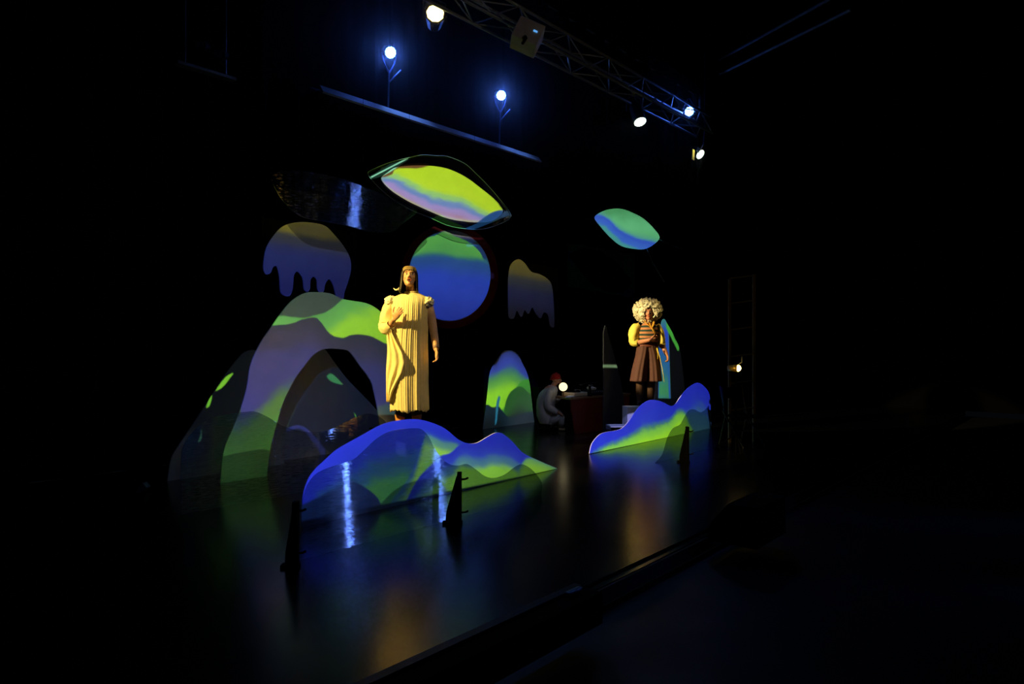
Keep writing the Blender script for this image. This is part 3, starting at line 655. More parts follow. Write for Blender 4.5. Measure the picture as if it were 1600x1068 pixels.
# warm flood at the top left of the truss
fl = pt(680, 21, 8.3)
t = thing('flood_lamp', fl, 'round warm white flood lamp at the upper left end of the truss', 'stage lamp', YAW+.15)
bm = new(); cyl(bm, (0, .3, .0), (0, .008, 0), .09, .125, 12); obj('housing', bm, 'blackmetal', t)
bm = new(); bmv = [bm.verts.new((.107*math.cos(2*PI*k/9+.2), -.004, .104*math.sin(2*PI*k/9+.2))) for k in range(9)]; bmb = [bm.verts.new((v_.co.x, .006, v_.co.z)) for v_ in bmv]
bm.faces.new(bmv); bm.faces.new(bmb[::-1]); [bm.faces.new((bmv[k], bmb[k], bmb[(k+1) % 9], bmv[(k+1) % 9])) for k in range(9)]
obj('lens', bm, 'warm', t)
bm = new(); tube(bm, [(-.14, .1, .02), (-.14, .1, .18), (0, .1, .24), (.14, .1, .18), (.14, .1, .02)], .01, 6); tube(bm, [(0, .1, .24), (0, .1, ZC-fl.z)], .012, 6); obj('yoke', bm, 'blackmetal', t)
# can light hanging from the truss
top = plane_at(991, 6.0).hit(990, 160); bot = plane_at(995, 6.0).hit(995, 193)
t = thing('can_light', top, 'black can lamp hanging lens-down from the truss, pale lit lens', 'stage lamp', YAW)
R3 = Matrix.Rotation(-YAW, 3, 'Z'); e = R3 @ (bot-top); e = e.normalized(); e = Vector((e.x, -.42, e.z)).normalized(); Lh = .42
bm = new(); cyl(bm, (0, 0, 0), e*Lh*.25, .06, .1, 20); cyl(bm, e*Lh*.25, e*Lh, .1, .105, 20); obj('body', bm, 'blackmetal', t, False)
bm = new(); cyl(bm, e*(Lh+.002), e*(Lh+.012), .1, .1, 20); obj('lens', bm, 'pale', t)
bm = new(); tube(bm, [(-.12, 0, -.14), (-.12, 0, .06), (0, 0, .12), (.12, 0, .06), (.12, 0, -.14)], .01, 6); obj('yoke', bm, 'blueframe', t)
bm = new(); box(bm, (0, 0, .15), (.04, .06, .09)); obj('clamp', bm, 'gel', t)
# par can with flaps under the end of the truss
pp = plane_at(1093, 5.9).hit(1094, 241)
t = thing('par_can', pp, 'small lamp with a yellow side flap under the right end of the truss', 'stage lamp', YAW+.35)
e = Vector((.25, -.75, -.6)).normalized()
bm = new(); cyl(bm, -e*.22, Vector(), .07, .1, 20); obj('body', bm, 'blackmetal', t)
bm = new(); cyl(bm, e*.002, e*.012, .088, .088, 20); obj('lens', bm, 'pale', t)
bm = new(); box(bm, (-.2, -.06, -.04), (.09, .012, .2), Matrix.Rotation(.5, 3, 'Z') @ Matrix.Rotation(.12, 3, 'Y')); obj('flap', bm, 'gel', t, label='yellow flap')
bm = new(); box(bm, (-.07, -.05, .06), (.08, .01, .09), Matrix.Rotation(.5, 3, 'Y')); obj('flap', bm, 'blueframe', t, label='blue flap')
bm = new(); tube(bm, [(.0, 0, .08), (.08, .02, .2), (.1, .0, .5), (.1, 0, ZC-pp.z)], .012, 6); obj('arm', bm, 'blueframe', t)
spot('par_flap_fill', pp+R3.inverted() @ Vector((.02, -.2, .02)), pp+R3.inverted() @ Vector((-.2, -.06, -.04)), (1, .95, .7), 2.2, 60, .5, .02)  # small spot added to light the yellow flap
# grey box on truss
gb = pt(824, 58, 8.35)
t = thing('speaker_box', gb, 'square pale grey box tilted on the truss beside the gallery lamps', 'speaker', YAW)
rt = Matrix.Rotation(math.radians(24), 3, 'Y') @ Matrix.Rotation(-.25, 3, 'X')
bm = new(); box(bm, (0, 0, 0), (.33, .26, .30), rt, .012); obj('case', bm, 'grey', t)
bm = new(); box(bm, rt @ Vector((.08, -.134, .02)), (.05, .012, .02), rt); obj('status_light', bm, mat('status_led', (60, 140, 255), emit=(.1, .35, .8), es=1), t, label='blue glinting status light')
bm = new(); tube(bm, [rt @ Vector((0, -.128, -.1)), rt @ Vector((.02, -.16, -.13)), rt @ Vector((0, -.1, -.19))], .018, 6); obj('bracket', bm, 'black', t)
bm = new(); tube(bm, [(0, .08, .04), (0, .53, .27)], .02, 6); obj('truss_clamp', bm, 'steel', t)
# dark lamps, far upper left
sh = pt(322, 112, 8.35)
t = thing('lamp_shelf', sh, 'dark short shelf high at the upper left, below two unlit lamps', 'shelf', 0)
bm = new(); box(bm, (0, 0, 0), (.72, .12, .035)); pipe(bm, (-.25, 0, .02), (-.25, 0, ZC-sh.z), .01); pipe(bm, (.25, 0, .02), (.25, 0, ZC-sh.z), .01); obj('board', bm, 'steel', t)
for k, (px, py, lb) in enumerate(((313, 70, 'upper unlit dark lamp above the short shelf at the upper left'), (343, 84, 'lower unlit dark lamp above the short shelf at the upper left'))):
    p_ = pt(px, py, 8.2)
    t = thing('unlit_lamp', p_, lb, 'stage lamp', YAW)
    bm = new(); cyl(bm, (0, .16, .05), (0, -.02, -.01), .05, .075, 14); obj('body', bm, 'blackmetal', t)
    bm = new(); cyl(bm, (0, -.021, -.01), (0, -.028, -.012), .06, .06, 14); obj('lens', bm, 'blueframe', t)
    bm = new(); tube(bm, [(0, .08, .1), (0, .08, ZC-p_.z)], .01, 6); obj('hanger', bm, 'black', t)

# ------------------------------------------------------------------ right side: ladder, small warm lamp, chair
ld = pt(1160, 690, H*F/(690-CY))
ld.z = 0; dl = depth(ld); kx = dl/F
t = thing('ladder', ld, 'tall dim ladder standing at the far right behind the small warm lamp', 'ladder', YAW)
zt = H-(428-CY)*kx; z2 = H-(436-CY)*kx
for sx, zz in ((-20*kx, z2), (18*kx, zt)):
    bm = new(); box(bm, (sx, 0, zz/2), (.035, .05, zz)); obj('rail', bm, 'dimwood', t)
for py in (430, 469, 510, 552, 594, 636):
    zz = H-(py-CY)*kx; bm = new(); tube(bm, [(-20*kx, 0, zz-.05), (18*kx, 0, zz)], .014, 6); obj('rung', bm, 'dimwood', t)
sp_ = pt(1153, 575, 9.4)
t = thing('small_warm_lamp', (sp_.x, sp_.y, 0), 'small bright warm lamp on a thin dark stand at the right', 'stage lamp', YAW)
z_ = sp_.z
bm = new(); tube(bm, [(0, .08, 0), (0, .08, z_-.02)], .012, 8); obj('pole', bm, 'black', t)
bm = new(); [tube(bm, [(0, .08, .25), (.3*math.cos(a_), .08+.3*math.sin(a_), .01)], .01, 6) for a_ in (.4, 2.5, 4.6)]; obj('tripod', bm, 'black', t)
bm = new(); cyl(bm, (-.1, .1, z_), (.0, .0, z_), .04, .055, 14); obj('housing', bm, mat('brass_housing', (190, 150, 60), .3, .4), t, True)
bm = new(); cyl(bm, (.001, -.003, z_), (.004, -.016, z_), .046, .04, 14); obj('lens', bm, 'warm2', t)
bm = new(); tube(bm, [(.0, .06, z_+.04), (.07, .05, z_+.08), (.07, .05, z_+.16)], .009, 6); obj('bracket', bm, 'steel', t)
spot('small_lamp_glow', pt(1146, 575, 9.2), pt(1153, 575, 9.45), (1, .7, .2), .6, 70, .5, .02)
ch = gp(1160, 695)
t = thing('folding_chair', ch, 'dark metal chair with a thin pale frame at the right, below the small lamp', 'chair', YAW+.45)
for sx in (-.21, .21):
    bm = new(); tube(bm, [(sx, .25, 0), (sx, .12, .42), (sx, -.02+.26, .86)], .012, 8); obj('frame', bm, 'dimwood' if sx > 0 else 'blackmetal', t)
    bm = new(); tube(bm, [(sx, -.24, 0), (sx, .18, .5)], .012, 8); obj('leg', bm, 'blackmetal', t)
bm = new(); box(bm, (0, -.02, .43), (.42, .4, .025), None, .008); obj('seat', bm, 'black', t)
bm = new(); box(bm, (0, .215, .76), (.42, .02, .17), Matrix.Rotation(-.2, 3, 'X'), .008); obj('backrest', bm, 'black', t)

# ------------------------------------------------------------------ front edge of stage
a = gp(950, 976); b_ = gp(650, 1062); mid = (a+b_)/2; ang = math.atan2(a.y-b_.y, a.x-b_.x)
tro = thing('footlight_trough', (a.x-.95, a.y+.13, 0), 'long low black trough lying along the stage edge in the foreground', 'trough', 0)
bm = new(); box(bm, (0, 0, .085), (1.9, .2, .17), None, .01); obj('case', bm, 'black', tro)
bm = new(); box(bm, (0, .05, .176), (1.86, .05, .012)); obj('lid_strip', bm, 'blackmetal', tro)
bm = new(); box(bm, (.82, 0, .185), (.12, .03, .02), None, .006); obj('handle', bm, 'blueframe', tro)
wp = gp(1192, 842)
t = thing('wedge_monitor', (wp.x, wp.y+.12, 0), 'black wedge monitor speaker lying at the stage edge in the right foreground', 'speaker', 0)
bm = new(); q = [(-.19, 0), (.19, 0), (.19, .1), (.02, .3), (-.19, .3)]
f = [[bm.verts.new((x, y, z)) for y, z in q] for x in (-.3, .3)]
bm.faces.new(f[0][::-1]); bm.faces.new(f[1])
for k in range(5): bm.faces.new((f[0][k], f[0][(k+1) % 5], f[1][(k+1) % 5], f[1][k]))
obj('cabinet', bm, 'black', t)
bm = new(); box(bm, (0, .105, .205), (.54, .25, .008), Matrix.Rotation(0, 3, 'X')); bm.free()
bm = new(); q2 = Matrix.Rotation(math.atan2(.2, -.17), 3, 'X'); box(bm, (0, .112, .206), (.5, .22, .012), q2); obj('grille', bm, 'blackmetal', t)
bm = new(); cc = [gp(955, 980)]+[gp(x, y)+Vector((0, .05+.03*math.sin(x*.3), 0)) for x, y in ((1000, 945), (1060, 905), (1100, 885), (1140, 866), (1180, 850), (1215, 838))]
tube(bm, [Vector((p_.x, max(p_.y, YE+.06), .008)) for p_ in cc], .008, 6); tag(obj('cable', bm, 'black'), 'thin black cable running along the stage edge from the trough to the wedge', 'cable')
gt = gp(1129, 838)
bm = new(); tube(bm, [(-.04, .03, .006), (-.03, 0, .006), (.05, -.01, .006)], .006, 6); o = obj('cable_tie', bm, 'tape'); o.location = gt; tag(o, 'small pale green cable tie on the floor left of the wedge speaker', 'cable tie')
mb = gp(223, 768)
t = thing('floor_box', mb, 'small dark box glinting blue on the floor at the far left', 'box', YAW)
bm = new(); box(bm, (0, 0, .04), (.11, .08, .07), Matrix.Rotation(-.7, 3, 'Y'), .01); obj('case', bm, 'blueframe', t)
bm = new(); tube(bm, [(-.06, 0, .01), (-.16, .02, .01), (-.3, .1, .01)], .006, 6); obj('lead', bm, 'black', t)

# ------------------------------------------------------------------ podium, cube, low step
PZ = H-(666-CY)*7.3/F
pd = thing('podium', (W1.x, W1.y, 0), 'black podium under the singer in the dress, behind the long hill', 'podium', 0)
bm = new(); box(bm, (0, 0, PZ/2-.01), (.62, .5, PZ-.02), None, .008); obj('box', bm, 'black', pd)
bm = new(); box(bm, (0, 0, PZ-.011), (.66, .54, .02)); obj('top', bm, 'black', pd)
CZ = H-(634.5-CY)*11.2/F
pd = thing('white_cube', (W2.x, W2.y, 0), 'white cube under the performer in the white wig', 'podium', YAW+.12)
bm = new(); box(bm, (.0, .02, CZ/2), (.74, .3, CZ), None, .006); obj('box', bm, 'white', pd)
st_ = pt(963, 664, 10.9)
pd = thing('low_step', (st_.x, st_.y, 0), 'low dark step with a pale top at the left foot of the white cube', 'step', YAW+.1)
bm = new(); slab(bm, [(-.13, st_.z-.014), (.16, st_.z-.014), (.16, st_.z), (-.13, st_.z)], .3, -.15); obj('top', bm, 'board', pd, label='pale top board')
bm = new(); box(bm, (.05, .02, (st_.z-.014)/2), (.2, .24, st_.z-.014)); obj('base', bm, 'black', pd)

# ------------------------------------------------------------------ desk and its gear
d0, d1 = gp(898, 678), gp(948, 671)
u = (d1-d0).normalized(); dn = Vector((-u.y, u.x, 0)); rz = math.atan2(u.y, u.x)
DH = H-(621-CY)*depth(d0)/F
dk = thing('desk', d0, 'long low dark red desk at the back beside the seated man', 'desk', rz)
LD = 1.5
bm = new(); f = [bm.verts.new(c_) for c_ in ((.02, 0, 0), (LD, 0, 0), (LD, 0, DH-.03), (-.1, 0, DH-.03))]; b2 = [bm.verts.new(v_.co+Vector((0, .03, 0))) for v_ in f]
bm.faces.new(f); bm.faces.new(b2[::-1]); [bm.faces.new((f[k], b2[k], b2[(k+1) % 4], f[(k+1) % 4])) for k in range(4)]; obj('front_panel', bm, 'red', dk)
bm = new(); q4 = [(-.12, -.01), (LD+.03, -.01), (LD+.03, .43), (.0, .43)]; f = [bm.verts.new((x, y, DH-.03)) for x, y in q4]; b2 = [bm.verts.new((x, y, DH)) for x, y in q4]
bm.faces.new(f[::-1]); bm.faces.new(b2); [bm.faces.new((f[k], f[(k+1) % 4], b2[(k+1) % 4], b2[k])) for k in range(4)]; obj('desktop', bm, 'tableTop', dk, label='brown wooden desktop')
bm = new(); box(bm, (.06, .14, (DH-.03)/2), (.03, .22, DH-.03)); obj('side_panel', bm, 'black', dk)  # desk ends lie in shadow; that shade is put in as black
bm = new(); box(bm, (LD-.02, .14, (DH-.03)/2), (.03, .22, DH-.03)); obj('side_panel', bm, 'black', dk)
DQ = Matrix.Translation(d0) @ Matrix.Rotation(rz, 4, 'Z')
def on_desk(x, y): return DQ @ Vector((x, y, DH))
t = thing('paper_stack', on_desk(-.01, .09), 'small pile of white papers at the left end of the red desk', 'papers', rz+.2)
for k in range(3):
    bm = new(); box(bm, (.01*k, .004*k, .004+.008*k), (.17, .1, .007), Matrix.Rotation(.15*k, 3, 'Z')); obj('sheet', bm, 'paper', t)
t = thing('record_player', on_desk(.3, .26), 'flat dark record player behind the papers on the red desk', 'record player', rz)
bm = new(); box(bm, (0, 0, .035), (.34, .28, .06), None, .008); obj('case', bm, 'grey', t)
bm = new(); cyl(bm, (-.03, 0, .066), (-.03, 0, .078), .12, .12, 24); obj('platter', bm, 'black', t)
bm = new(); tube(bm, [(.12, .09, .1), (.12, -.02, .095), (.07, -.07, .085)], .006, 6); cyl(bm, (.12, .09, .066), (.12, .09, .1), .015, seg=10); obj('tonearm', bm, 'steel', t)
t = thing('desk_lamp', on_desk(.46, .06), 'dark desk light with a long flat arm over the red desk', 'desk lamp', rz)
bm = new(); cyl(bm, (0, 0, 0), (0, 0, .015), .045, .04, 18); obj('base', bm, 'black', t)
bm = new(); tube(bm, [(0, 0, .015), (0, 0, .2)], .022, 8); obj('post', bm, 'blackmetal', t)
bm = new(); box(bm, (-.03, 0, .215), (.42, .07, .014), Matrix.Rotation(-.06, 3, 'Y'), .004); obj('arm', bm, 'blackmetal', t)
bm = new(); box(bm, (.0, -.02, .185), (.08, .05, .016), None, .004); obj('knob', bm, 'steel', t)
t = thing('mixing_console', on_desk(.76, .2), 'small dark mixing console with a sloping pale top on the red desk', 'mixer', rz)
bm = new(); q = [(-.13, 0), (.13, 0), (.13, .1), (-.13, .03)]
f = [[bm.verts.new((x, y, z)) for y, z in q] for x in (-.19, .19)]
bm.faces.new(f[0][::-1]); bm.faces.new(f[1]); [bm.faces.new((f[0][k], f[0][(k+1) % 4], f[1][(k+1) % 4], f[1][k])) for k in range(4)]; obj('case', bm, 'blackmetal', t)
bm = new(); box(bm, (0, .07, .108), (.15, .1, .04), Matrix.Rotation(.25, 3, 'X'), .006); obj('screen', bm, 'grey', t)
for i in range(6):
    bm = new(); cyl(bm, (-.15+.06*i, -.06, .045), (-.15+.06*i, -.065, .068), .011, .009, 8); obj('knob', bm, 'steel', t)
t = thing('cup', on_desk(1.02, .1), 'small dark cup near the right end of the red desk', 'cup', rz)
bm = new(); cyl(bm, (0, 0, 0), (0, 0, .06), .025, .032, 14); obj('bowl', bm, 'steel', t)
bm = new(); tube(bm, [(.03, 0, .05), (.055, 0, .04), (.05, 0, .018), (.027, 0, .012)], .005, 6); obj('handle', bm, 'steel', t)
# globe lamp on the desktop
th_ = DH; gl = pt(880, 604, 11.47)
t = thing('globe_lamp', (gl.x, gl.y, th_), 'glowing warm white globe lamp on the left end of the desk', 'lamp', YAW)
gh = gl.z-th_
bm = new(); ell(bm, (0, 0, gh), (.072, .072, .072), None, 3); obj('globe', bm, 'globe', t, True)
bm = new(); cyl(bm, (0, 0, 0), (0, 0, .012), .045, .04, 16); tube(bm, [(0, 0, .01), (0, 0, gh-.068)], .01, 8); obj('stem', bm, 'tableTop', t, label='thin brass stem')

# ------------------------------------------------------------------ people
def remesh(name, bm, m, vox, sm=4):
    me = mesh_of(name+'_raw', bm, m); o = bpy.data.objects.new(name+'_raw', me); C.objects.link(o)
    r = o.modifiers.new('r', 'REMESH'); r.mode = 'VOXEL'; r.voxel_size = vox; r.use_smooth_shade = True
    s = o.modifiers.new('s', 'SMOOTH'); s.factor = .5; s.iterations = sm
    dg = bpy.context.evaluated_depsgraph_get(); out = bpy.data.meshes.new_from_object(o.evaluated_get(dg)); out.name = name
    bpy.data.objects.remove(o); bpy.data.meshes.remove(me)
    return out
def head(bm, c, R, k=1.0):
    def P(*v): return Vector(c)+R @ (Vector(v)*k)
    def E(v, r): ell(bm, P(*v), tuple(x*k for x in r), R, 3)
    E((0, .018, .03), (.074, .094, .085)); E((0, -.025, -.02), (.062, .07, .085)); E((0, -.038, -.072), (.046, .05, .04)); E((0, -.066, -.094), (.026, .024, .02))
    E((.036, -.062, -.022), (.024, .024, .024)); E((-.036, -.062, -.022), (.024, .024, .024)); E((0, -.072, .035), (.05, .022, .018))
    tube(bm, [P(0, -.088, .018), P(0, -.106, -.008), P(0, -.113, -.026)], [.008*k, .011*k, .014*k], 8)
    E((.012, -.098, -.03), (.009, .011, .008)); E((-.012, -.098, -.03), (.009, .011, .008))
    E((.076, .012, -.008), (.011, .02, .032)); E((-.076, .012, -.008), (.011, .02, .032))
    return P
def face(P, R, parent, k, mopen, iris, lipcol='lip', browcol='hairdark'):
    for s_ in (-1, 1):
        bm = new(); ell(bm, P(s_*.029, -.083, .006), (.0135*k, .008*k, .008*k), R, 2); e = obj('eye', bm, 'eyewhite', parent, True)
        bm = new(); ell(bm, P(s_*.029, -.0895, .007), (.006*k, .003*k, .006*k), R, 2); obj('iris', bm, iris, e, True)
        bm = new(); tube(bm, [P(s_*.014, -.091, .03), P(s_*.03, -.0925, .0345), P(s_*.047, -.082, .028)], [.0016*k, .0024*k, .0014*k], 6); obj('eyebrow', bm, browcol, parent, True)
        bm = new(); tube(bm, [P(s_*.015, -.088, .008), P(s_*.029, -.0915, .0155), P(s_*.044, -.083, .009)], .0016*k, 6); obj('eyelash', bm, browcol, parent, True)
    if mopen:
        bm = new(); ell(bm, P(0, -.084, -.062), (.019*k, .012*k, .014*k), R, 2); obj('open_mouth', bm, 'mouthdark', parent, True, 'dark open mouth')
        bm = new(); tube(bm, [P(.021*math.cos(a), -.087-.007*abs(math.sin(a)), -.062+.0145*math.sin(a)) for a in [i*PI/8 for i in range(17)]], .004*k, 6, cap=False); obj('lips', bm, lipcol, parent, True)
    else:
        bm = new(); tube(bm, [P(-.022, -.086, -.058), P(0, -.099, -.055), P(.022, -.086, -.058)], [.003*k, .0055*k, .003*k], 6)
        tube(bm, [P(-.02, -.086, -.062), P(0, -.098, -.066), P(.02, -.086, -.062)], [.003*k, .006*k, .003*k], 6); obj('lips', bm, lipcol, parent, True)
def hand(bm, wrist, d, n, thumb, curl=.35, k=1.0, spread=.1):
    """palm plus five fingers; d = pointing direction, n = direction the palm faces, thumb = side of the thumb"""
    d = Vector(d).normalized(); n = Vector(n); n = (n-d*n.dot(d)).normalized(); sd = d.cross(n); sd = sd if sd.dot(Vector(thumb)) > 0 else -sd
    w_ = Vector(wrist)
    tube(bm, [w_-d*.02*k, w_+d*.02*k, w_+d*.055*k, w_+d*.085*k], [.027*k, .033*k, .040*k, .037*k], 10, .42, ref=sd)
    for i, (off, ln, r) in enumerate(((.030, .070, .0088), (.010, .080, .0092), (-.010, .074, .0088), (-.029, .058, .0078))):
        b0 = w_+d*.075*k+sd*off*k; a = Vector(d)+sd*off*spread*18; a.normalize(); pts = [b0]; ang_ = 0
        for f_, l_ in ((curl*.6, .42), (curl*1.3, .32), (curl*1.6, .26)):
            ang_ += f_; pts.append(pts[-1]+(a*math.cos(ang_)+n*math.sin(ang_))*ln*l_*k)
        tube(bm, pts, [r*k*1.05, r*k, r*k*.9, r*k*.75], 8)
    b0 = w_+d*.02*k+sd*.026*k; a = (d*.7+sd*.75+n*.2).normalized(); a2 = (d*.95+sd*.3+n*.45).normalized()
    tube(bm, [b0, b0+a*.035*k, b0+a*.06*k+a2*.012*k, b0+a*.06*k+a2*.04*k], [.016*k, .0125*k, .0105*k, .008*k], 8)
def loft(bm, rings, seg, f=None, close=True):
    """rings: (cx, cy, z, rx, ry)"""
    R = []
    for j, (cx, cy, z, rx, ry) in enumerate(rings):
        row = []
        for k in range(seg):
            a = 2*PI*k/seg; m_ = 1+(f(a, z) if f else 0)
            row.append(bm.verts.new((cx+rx*m_*math.cos(a), cy+ry*m_*math.sin(a), z)))
        R.append(row)
    for p, q in zip(R, R[1:]):
        for k in range(seg): bm.faces.new((p[k], p[(k+1) % seg], q[(k+1) % seg], q[k]))
    return R
def solid(me_o, th):
    s = me_o.modifiers.new('thickness', 'SOLIDIFY'); s.thickness = th; s.offset = -1
M.update(
    skin=mat('skin', (222, 168, 130), .5, var=.06, scale=30), skin2=mat('skin_deep', (196, 128, 92), .5, var=.06, scale=30), skin3=mat('skin_dim', (190, 130, 105), .5, var=.06),
    eyewhite=mat('eye_white', (235, 230, 225), .25, var=.01), iris=mat('iris_brown', (50, 30, 18), .2), mouthdark=mat('mouth_inside', (60, 10, 10), .5), lip=mat('lip_rose', (186, 96, 76), .45),
    hairdark=mat('hair_black', (34, 29, 18), .4, scale=60), hairblond=mat('hair_fringe_toplit', (165, 140, 88), .45, scale=60), wig=mat('white_curls', (238, 228, 196), .8, var=.12, scale=40, bump=.3),  # fringe is dark hair with strong top light put into its colour
    dress=mat('cream_pleated_cloth', (235, 217, 160), .75, var=.05, scale=25), fuzz=mat('cream_ruffle', (244, 236, 205), .9, var=.06, scale=60, bump=.6), sheer=mat('lilac_sheer_sleeve', (196, 160, 150), .6),
    tights=mat('black_tights', (14, 13, 14), .6), boot=mat('tan_boot', (190, 130, 70), .5), shoe=mat('dark_shoe', (22, 18, 22), .4),
    blouse=mat('yellow_blouse', (238, 214, 90), .7, var=.06), collar=mat('orange_collar', (235, 170, 50), .7), vestwool=None, skirt=mat('brown_skirt', (88, 52, 42), .8, var=.1), apron=mat('yellow_ribbon', (240, 205, 70), .6), belt=mat('brown_belt', (120, 60, 40), .6), stocking=mat('brown_stocking', (80, 54, 36), .6),
    beanie=mat('red_beanie', (170, 26, 22), .9, scale=60, bump=.4), shirt=mat('pale_grey_shirt', (176, 176, 190), .8, var=.06), trousers=mat('pale_grey_trousers', (160, 164, 182), .8, var=.06), whiteshoe=mat('pale_shoe', (190, 180, 160), .6), beard=mat('dark_beard', (40, 22, 18), .9))
def stripes(name, c1, c2, n):
    m = bpy.data.materials.new(name); t = nt(m); b = t.nodes['Principled BSDF']; b.inputs['Roughness'].default_value = .85
    tc = t.nodes.new('ShaderNodeTexCoord'); wv = t.nodes.new('ShaderNodeTexWave'); wv.bands_direction = 'Z'; wv.inputs['Scale'].default_value = n; wv.inputs['Distortion'].default_value = .4
    r = t.nodes.new('ShaderNodeValToRGB'); r.color_ramp.elements[0].position = .45; r.color_ramp.elements[1].position = .55
    r.color_ramp.elements[0].color = lin(c1)+(1,); r.color_ramp.elements[1].color = lin(c2)+(1,)
    t.links.new(tc.outputs['Object'], wv.inputs[0]); t.links.new(wv.outputs[0], r.inputs[0]); t.links.new(r.outputs[0], b.inputs['Base Color']); return m
M['vestwool'] = stripes('striped_vest', (38, 62, 50), (196, 130, 84), 4.6)
def pxl(px0, pyf, d):
    return lambda px, py, y=0: Vector(((px-px0)*d/F, y, (pyf-py)*d/F))

# --- the singer in the cream dress
def singer():
    t = thing('person', (W1.x, W1.y, PZ+.012), 'person with a dark bob singing, in a long cream pleated dress, hand at chest', 'person', YAW)
    q = pxl(641, 666, 7.3)
    Rh = Matrix.Rotation(.16, 3, 'Z') @ Matrix.Rotation(-.30, 3, 'X') @ Matrix.Rotation(.05, 3, 'Y')
    hc = q(640.5, 436, -.03)
    bm = new(); P = head(bm, hc, Rh, 1.0)
    tube(bm, [q(643, 470, .02), q(642, 458, .015), q(641, 446, 0)], [.062, .052, .05], 14)
    tube(bm, [q(640, 572, 0), q(640, 545, 0), q(640, 515, 0), q(640, 490, 0), q(641, 474, .01), q(642, 466, .015)], [.155, .15, .135, .155, .14, .07], 16, .62, ref=(1, 0, 0))
    for s_ in (-1, 1): tube(bm, [q(641+s_*8, 471, .015), q(641+s_*20, 474, .01), q(641+s_*26, 476, .01)], [.045, .05, .046], 12)
    # bent arm (image left)
    el_, wr = q(607, 516, -.02), q(622, 501, -.23)
    tube(bm, [q(615, 474, .01), q(610, 494, 0), el_], [.052, .047, .04], 12); tube(bm, [el_, (el_+wr)/2, wr], [.042, .036, .026], 12)
    hand(bm, wr, (.5, -.35, .62), (.3, .9, .2), (-.2, -.2, .9), .25)
    # hanging arm (image right)
    el2, wr2 = q(677, 516, .02), q(683, 549, -.06)
    tube(bm, [q(667, 474, .01), q(673, 495, .015), el2], [.052, .046, .038], 12); tube(bm, [el2, (el2+wr2)/2, wr2], [.039, .034, .025], 12)
    hand(bm, wr2, (.1, -.12, -1), (-.9, -.3, 0), (0, -1, -.2), .5)
    for px, fx in ((627, 625), (650, 651)):
        tube(bm, [q(px, 575, 0), q(px, 600, 0), q(px, 618, -.01), q(px, 640, .012), q(fx, 659, .015)], [.085, .065, .05, .052, .036], 14)
        tube(bm, [q(fx, 659, .02), q(fx, 662.5, -.05), q(fx, 663.5, -.12)], [.036, .034, .026], 12)
    body = obj('body', remesh('body', bm, 'skin', .0058), None, t)
    face(P, Rh, body, 1.0, True, 'iris')
    # hair: dark bob; fringe and flick have strong light put into their colour
    bm = new(); seg = 44; rows = []
    def hv(a, v): return Vector(hc)+Rh @ v
    for i in range(22):
        th = i/21
        if th < .5:
            ph = th/.5*PI/2; z = .03+.098*math.cos(ph); rx, ry = .09*math.sin(ph), .108*math.sin(ph); cy = .012
        else:
            f_ = (th-.5)/.5; z = .03-.185*f_; rx, ry = .09+.012*f_, .104-.006*f_; cy = .014
        op = 0 if z > .078 else min(1.0, .45+(.078-z)*14)      # opening for the face
        row = []
        for k in range(seg+1):
            a0 = op*1.0; a = a0+(2*PI-2*a0)*k/seg                # from the front round the back
            wob = 1+.025*math.sin(a*17+z*20)
            row.append(bm.verts.new(hv(a, Vector((math.sin(a)*max(rx, .004)*wob, cy-math.cos(a)*max(ry, .004)*wob, z+.006*math.sin(a*13)*(th > .9))))))
        rows.append(row)
    for r0, r1 in zip(rows, rows[1:]):
        for k in range(seg): bm.faces.new((r0[k], r0[k+1], r1[k+1], r1[k]))
    hb = obj('hair', bm, 'hairdark', t, True, 'dark bobbed hair'); solid(hb, .012)
    bm = new()
    for i in range(26):                                         # fringe strands over crown and brow
        a = (i/25-.5)*1.9
        tube(bm, [hv(0, Vector((math.sin(a)*.035, .012-math.cos(a)*.03, .128))), hv(0, Vector((math.sin(a)*.07, .012-math.cos(a)*.082, .104))), hv(0, Vector((math.sin(a)*.086, .012-math.cos(a)*.102, .075))), hv(0, Vector((math.sin(a)*.086, .012-math.cos(a)*.104, .05+.012*math.sin(i*2.1))))], [.0035, .0055, .0042, .0012], 6)
    obj('fringe', bm, 'hairblond', hb, True, 'fringe with top light in its colour')
    bm = new()
    for i in range(9):
        o_ = i*.004
        tube(bm, [q(630, 444+i*.6, .01), q(625, 451+i*.4, 0), q(620, 455-i*.15, -.01), q(615.5+i*.3, 452+i*.4, -.015)], [.008, .009, .007, .003], 6)
    obj('flick', bm, 'fuzz', hb, True, 'flick of hair coloured as overlit')
    # dress
    bm = new()
    base = [(q(643, 0).x, .012, q(0, 459).z, .075, .066), (q(642, 0).x, .01, q(0, 463.5).z, .15, .09), (q(641, 0).x, .008, q(0, 468.5).z, .205, .112), (q(641, 0).x, .0, q(0, 480).z, .2, .145), (q(641, 0).x, -.005, q(0, 500).z, .192, .165), (q(639, 0).x, 0, q(0, 530).z, .20, .165), (q(638.5, 0).x, 0, q(0, 570).z, .205, .17), (q(639, 0).x, 0, q(0, 610).z, .2, .18), (q(640, 0).x, 0, q(0, 642).z, .2, .185)]
    zt_ = base[0][2]
    def pl_(a, z):
        d_ = min(1, (zt_-z)/.12); s_ = (zt_-z)
        return d_*(.016*math.sin(58*a+2*math.sin(3*a+z*2))+.035*math.sin(7*a+1+.8*z)*min(1, s_)+.02*math.sin(11*a-z*1.5)*min(1, s_)+.012*math.sin(23*a+z))
    R = loft(bm, interp(base, 60), 260, pl_)
    for k, v_ in enumerate(R[-1]): v_.co.z += .012*math.sin(k*2*PI/260*5)+.006*math.sin(k*.5)
    for k, v_ in enumerate(R[-1]): pass
